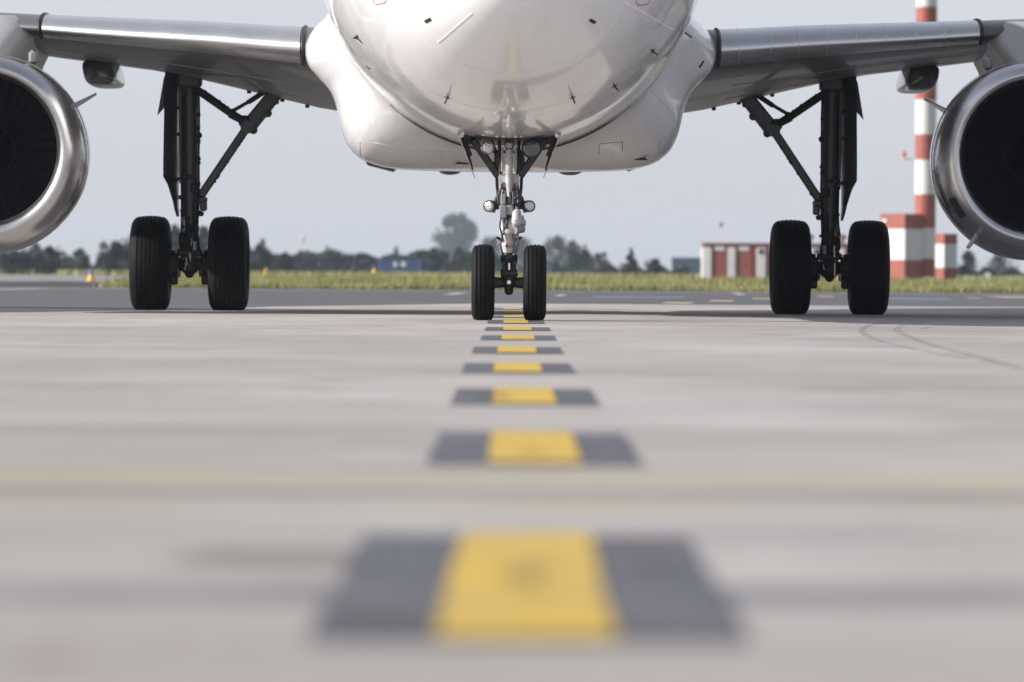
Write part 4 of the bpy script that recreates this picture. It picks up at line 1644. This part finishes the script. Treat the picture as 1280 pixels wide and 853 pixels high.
# mast
mc = P(1156, 340, SD + 2)
mast = empty('radio_mast', (mc.x, SD + 2, -.01))
tag(mast, 'tall thick red and white banded mast rising out of frame beside the right engine', 'mast')
edges = [345, 323, 283, 243, 200, 168, 125, 92, 50, 10 + 8, -25, -67, -100, -142]
cols = 'rwrwrwrwrwrwr'
edges = [346, 323, 285, 243, 200, 168, 125, 93, 50, 9, -33, -70]
cols = 'rwrwrwrwrwr'
cols = ['r', 'w', 'r', 'w', 'r', 'w', 'r', 'w', 'r', 'w', 'r']
for i, c in enumerate(cols):
    z0, z1 = max(0, P(1156, edges[i], SD + 2).z), P(1156, edges[i + 1], SD + 2).z
    r_ = 13.2 * ms
    m = MB().lathe([(z0, .01), (z0, r_), (z1 - .006, r_), (z1 - .006, .01)], (0, 0, 0), 'z', 28)
    m.build({'r': 'red_band', 'w': 'white_band'}[c], {'r': 'red_paint', 'w': 'white_wall'}[c], mast, 40)
# obstruction light arm
m = MB()
pz = P(1128, 199, SD + 2).z
m.tube([(-13 * ms, 0, pz), (-30 * ms, 0, pz)], .03, 8)
m.tube([(-27 * ms, 0, pz), (-27 * ms, 0, pz + .12)], .10, 12)
m.build('lamp_arm', 'pale_metal', mast)
MB().lathe([(pz + .12, .09), (pz + .30, .10), (pz + .42, .07), (pz + .45, .01)], (-27 * ms, 0, 0), 'z', 14).build('obstruction_light', mat('red_glass', (.5, .03, .02), .2), mast)

# long low building with red doors between white piers
BD = 420.0
bs = BD / F
bl = P(879, 340, BD)
hut = empty('equipment_building', (bl.x, BD, -.01))
tag(hut, 'long low red and white building with red doors, behind the right main wheels', 'building')


def hz(py, px=960):
    return P(px, py, BD).z


Lh = (1090 - 879) * bs
z_t, z_b = hz(305.5), 0.0
m = MB().box((Lh / 2, 1.35, z_t / 2), (Lh, 2.5, z_t), None, .03)
m.build('wall', 'red_paint', hut)
MB().box((Lh / 2, 1.35, z_t + .06), (Lh + .3, 2.9, .08), None, .02).build('roof', 'roof_grey', hut)
piers = [(880, 889), (910, 919), (946, 957), (982, 990), (1013, 1023), (1047, 1056)]
for x0, x1 in piers:
    a, b = (x0 - 879) * bs, (x1 - 879) * bs
    MB().box(((a + b) / 2, .02, (z_t - .25) / 2), (b - a, .2, z_t - .25), None, .02).build('pier', 'white_wall', hut)
for (x0, x1) in ((889.5, 909.5), (919.5, 940), (957.5, 981.5), (990.5, 1012.5), (1023.5, 1046.5)):
    a, b = (x0 - 879) * bs, (x1 - 879) * bs
    zt = hz(315.5)
    MB().box(((a + b) / 2, .06, zt / 2), (b - a - .1, .1, zt), None, .01).build('door', 'red_door', hut)
    # pale lintel panel and small windows above the doors
    MB().box(((a + b) / 2, .05, (hz(308) + zt) / 2 + .05), ((b - a) * .6, .08, (hz(308.5) - zt) * .8), None, .01).build('lintel_panel', 'white_wall', hut)
for x0 in (951, 1020, 1040):
    a = (x0 - 879) * bs
    MB().box((a, -.10, hz(314.5)), (.34, .05, .36), None, .01).build('window', 'glass_dark', hut)
MB().box((-.03, 1.35, (z_t - .25) / 2), (.08, 2.55, z_t - .3), None, .02).build('end_wall', 'white_wall', hut)
# two rooftop vents seen between the right tyres
for x0 in (1012, 1031, 1053):
    a = (x0 - 879) * bs
    m = MB().lathe([(z_t + .10, .16), (z_t + .4, .16), (z_t + .42, .34), (z_t + .72, .34), (z_t + .8, .05)], (a, 1.0, 0), 'z', 16, caps=True)
    m.build('roof_vent', 'roof_grey', hut)

# antenna pole left of that building
ad = P(901, 340, 600)
an = empty('antenna_pole', (ad.x, 600, -.01))
tag(an, 'very thin pale antenna pole with small red tip above the low red building', 'antenna')
zt = P(901, 281, 600).z
MB().tube([(0, 0, 0), (0, 0, zt * .6), (0, 0, zt)], [.06, .045, .03], 8).build('pole', 'pale_metal', an)
MB().box((0, 0, zt), (.35, .2, .5), None, .05).build('antenna_head', 'red_paint', an)

# blue containers left of the tall tree
for i, (x0, x1, y0, D, mname, lab) in enumerate(((474, 522, 323.5, 610, 'blue_wall', 'long blue metal container under the tree line left of the nose gear'),
                                                 (523, 556, 324, 625, 'blue_wall', 'darker blue container right beside the first, left of the tall tree'),
                                                 (840, 878, 323, 700, 'blue_pale', 'hazy pale blue shed just left of the low red building'),
                                                 (672, 690, 327, 630, 'blue_pale', 'low hazy blue shed in line with the right nose wheel'))):
    a, b = P(x0, y0, D), P(x1, y0, D)
    t = empty('container' if i < 2 else 'shed', ((a.x + b.x) / 2, D, -.01))
    tag(t, lab, 'container' if i < 2 else 'shed')
    w = b.x - a.x
    h = a.z
    m = MB().box((0, 1.2, h / 2), (w, 2.4, h), None, .04)
    for q in range(int(w / .4)):
        m.box((-w / 2 + .2 + q * .4, 0, h / 2), (.16, .06, h * .88), None, .01)
    m.build('body', mname, t)
    MB().box((0, 1.2, h + .05), (w + .2, 2.6, .10), None, .02).build('roof', mname, t)
    if i == 0:
        for px in (494.5, 504.5):
            q = P(px, 330.5, D)
            MB().box((q.x - (a.x + b.x) / 2, -.07, q.z), (.42 if px < 500 else .5, .06, .5), None, .02).build('window', 'white_wall', t)

# windsock far off
wd = P(379, 340, 2600)
ws = empty('windsock', (wd.x, 2600, -.01))
tag(ws, 'faint pale red windsock hanging above the tree line, left of centre', 'windsock')
zt = P(379, 296, 2600).z
MB().tube([(0, 0, 0), (0, 0, zt)], .12, 8).build('pole', 'pale_metal', ws)
m = MB().tube([(0, 0, zt - .1), (-.5, 0, zt - 1.0), (-.8, 0, zt - 2.6)], [1.1, 1.0, .6], 14)
m.build('sock', mat('sock_red', (.60, .36, .32), .7), ws)


# taxiway edge markers
def marker(px, pbase, hpx, wpx, D, label, topm):
    c = P(px, pbase, D)
    z0 = max(-.005, c.z)
    t = empty('taxiway_marker', (c.x, D, z0))
    tag(t, label, 'marker light', 'edge markers in the grass')
    h, w = hpx / F * D, wpx / F * D
    MB().lathe([(0, w * .5), (h * .12, w * .5), (h * .18, w * .36), (h * .5, w * .26), (h * .55, w * .3), (h * .6, w * .18)], (0, 0, 0), 'z', 20, caps=True).build('base', 'yellow_plastic', t, 40)
    MB().lathe([(h * .6, w * .20), (h * .85, w * .22), (h * .97, w * .12), (h, .01)], (0, 0, 0), 'z', 16, caps=True).build('lens', topm, t, 40)


marker(114, 351.5, 14.5, 12, 214, 'yellow cone marker with blue lens beside the earth bank, left of the left wheels', 'blue_glass')
MB().sphere((0, 0, 0), .01)
marker(332.5, 345, 10, 6, 255, 'orange yellow marker in the grass right of the left main wheels', 'yellow_plastic')
marker(468, 341.5, 9, 7, 290, 'yellow marker with pale violet lens in the grass below the blue containers', 'blue_glass')
wm = P(1235, 345, 320)
t = empty('marker_board', (wm.x, 320, -.01))
tag(t, 'small white marker board in the grass under the right engine', 'marker board')
MB().box((0, 0, P(1235, 341, 320).z * .5 + .16), (.30, .05, .28), None, .02).build('board', 'white_wall', t)
MB().tube([(0, .04, 0), (0, .04, P(1235, 341, 320).z * .5 + .1)], .03, 8).build('post', 'pale_metal', t)

# =================================================================== AIR, LIGHT, CAMERA
HAZE = 0.00012
m = bpy.data.materials.new('haze')
m.use_nodes = True
nt = m.node_tree
nt.nodes.clear()
out = nt.nodes.new('ShaderNodeOutputMaterial')
pv = nt.nodes.new('ShaderNodeVolumePrincipled')
pv.inputs['Color'].default_value = (.78, .87, 1.0, 1)
pv.inputs['Density'].default_value = HAZE
pv.inputs['Anisotropy'].default_value = .2
nt.links.new(pv.outputs[0], out.inputs['Volume'])
hb = MB().box((0, 1750, 16.5), (5400, 3800, 37.0)).build('haze', m, None, 0)
tag(hb, 'pale haze over the airfield', 'haze', None, 'stuff')

SUN_EL, SUN_FRONT = R(26), R(13)
d = Vector((-math.cos(SUN_EL) * math.cos(SUN_FRONT), -math.cos(SUN_EL) * math.sin(SUN_FRONT), math.sin(SUN_EL)))
sl = bpy.data.lights.new('sun', 'SUN')
sl.energy = 4.3
sl.angle = R(.6)
sl.color = (1.0, .955, .90)
so = bpy.data.objects.new('sun', sl)
COL.objects.link(so)
so.rotation_euler = d.to_track_quat('Z', 'Y').to_euler()

w = bpy.data.worlds.new('World')
sc.world = w
w.use_nodes = True
nt = w.node_tree
bg = nt.nodes['Background']
sky = nt.nodes.new('ShaderNodeTexSky')
sky.sky_type = 'NISHITA'
sky.sun_disc = False
sky.sun_elevation = SUN_EL
sky.sun_rotation = math.atan2(d.x, d.y)
sky.altitude = 200
sky.air_density = 1.0
sky.dust_density = 1.5
sky.ozone_density = 2.5
hs = nt.nodes.new('ShaderNodeHueSaturation')      # a milky, hazy sky
hs.inputs['Saturation'].default_value = .35
tint = nt.nodes.new('ShaderNodeMix')
tint.data_type, tint.blend_type = 'RGBA', 'MULTIPLY'
tint.inputs[0].default_value = 1.0
tint.inputs[7].default_value = (.985, .995, 1.09, 1)
nt.links.new(sky.outputs[0], hs.inputs['Color'])
nt.links.new(hs.outputs[0], tint.inputs[6])
veil = nt.nodes.new('ShaderNodeMix')                 # even white haze over the whole sky
veil.data_type = 'RGBA'
tcw = nt.nodes.new('ShaderNodeTexCoord')
sepw = nt.nodes.new('ShaderNodeSeparateXYZ')
mrw = nt.nodes.new('ShaderNodeMapRange')
mrw.inputs['From Min'].default_value, mrw.inputs['From Max'].default_value = .05, .6
mrw.inputs['To Min'].default_value, mrw.inputs['To Max'].default_value = .75, .12
nt.links.new(tcw.outputs['Generated'], sepw.inputs[0])
nt.links.new(sepw.outputs[2], mrw.inputs['Value'])
nt.links.new(mrw.outputs[0], veil.inputs[0])
veil.inputs[7].default_value = (2.60, 2.66, 2.93, 1)
nt.links.new(tint.outputs[2], veil.inputs[6])
dome = nt.nodes.new('ShaderNodeMapRange')             # hazy sky: bright ring at the horizon, darker overhead
dome.interpolation_type = 'SMOOTHSTEP'
dome.inputs['From Min'].default_value, dome.inputs['From Max'].default_value = .06, .55
dome.inputs['To Min'].default_value, dome.inputs['To Max'].default_value = 1.0, .68
nt.links.new(sepw.outputs[2], dome.inputs['Value'])
dm = nt.nodes.new('ShaderNodeVectorMath')
dm.operation = 'SCALE'
nt.links.new(veil.outputs[2], dm.inputs[0])
nt.links.new(dome.outputs[0], dm.inputs['Scale'])
nt.links.new(dm.outputs[0], bg.inputs['Color'])
bg.inputs['Strength'].default_value = .145

cam = bpy.data.cameras.new('camera')
cam.lens = 200
cam.sensor_width = 36
cam.clip_start = .1
cam.clip_end = 20000
cam.dof.use_dof = True
cam.dof.focus_distance = 57
cam.dof.aperture_fstop = 3.3
co = bpy.data.objects.new('camera', cam)
COL.objects.link(co)
pitch = math.atan(HOR / F)
co.matrix_world = Matrix.Translation((0, 0, CAMZ)) @ Matrix.Rotation(R(90) - pitch, 4, 'X') @ Matrix.Rotation(EPS, 4, 'Z')
sc.camera = co

sc.view_settings.view_transform = 'Standard'
sc.view_settings.look = 'None'
sc.view_settings.exposure = 0.72
sc.view_settings.gamma = 1.0
sc.view_settings.use_curve_mapping = False
sc.render.engine = 'CYCLES'
sc.cycles.use_denoising = True
sc.cycles.volume_bounces = 1
sc.cycles.max_bounces = 8
sc.cycles.transparent_max_bounces = 8
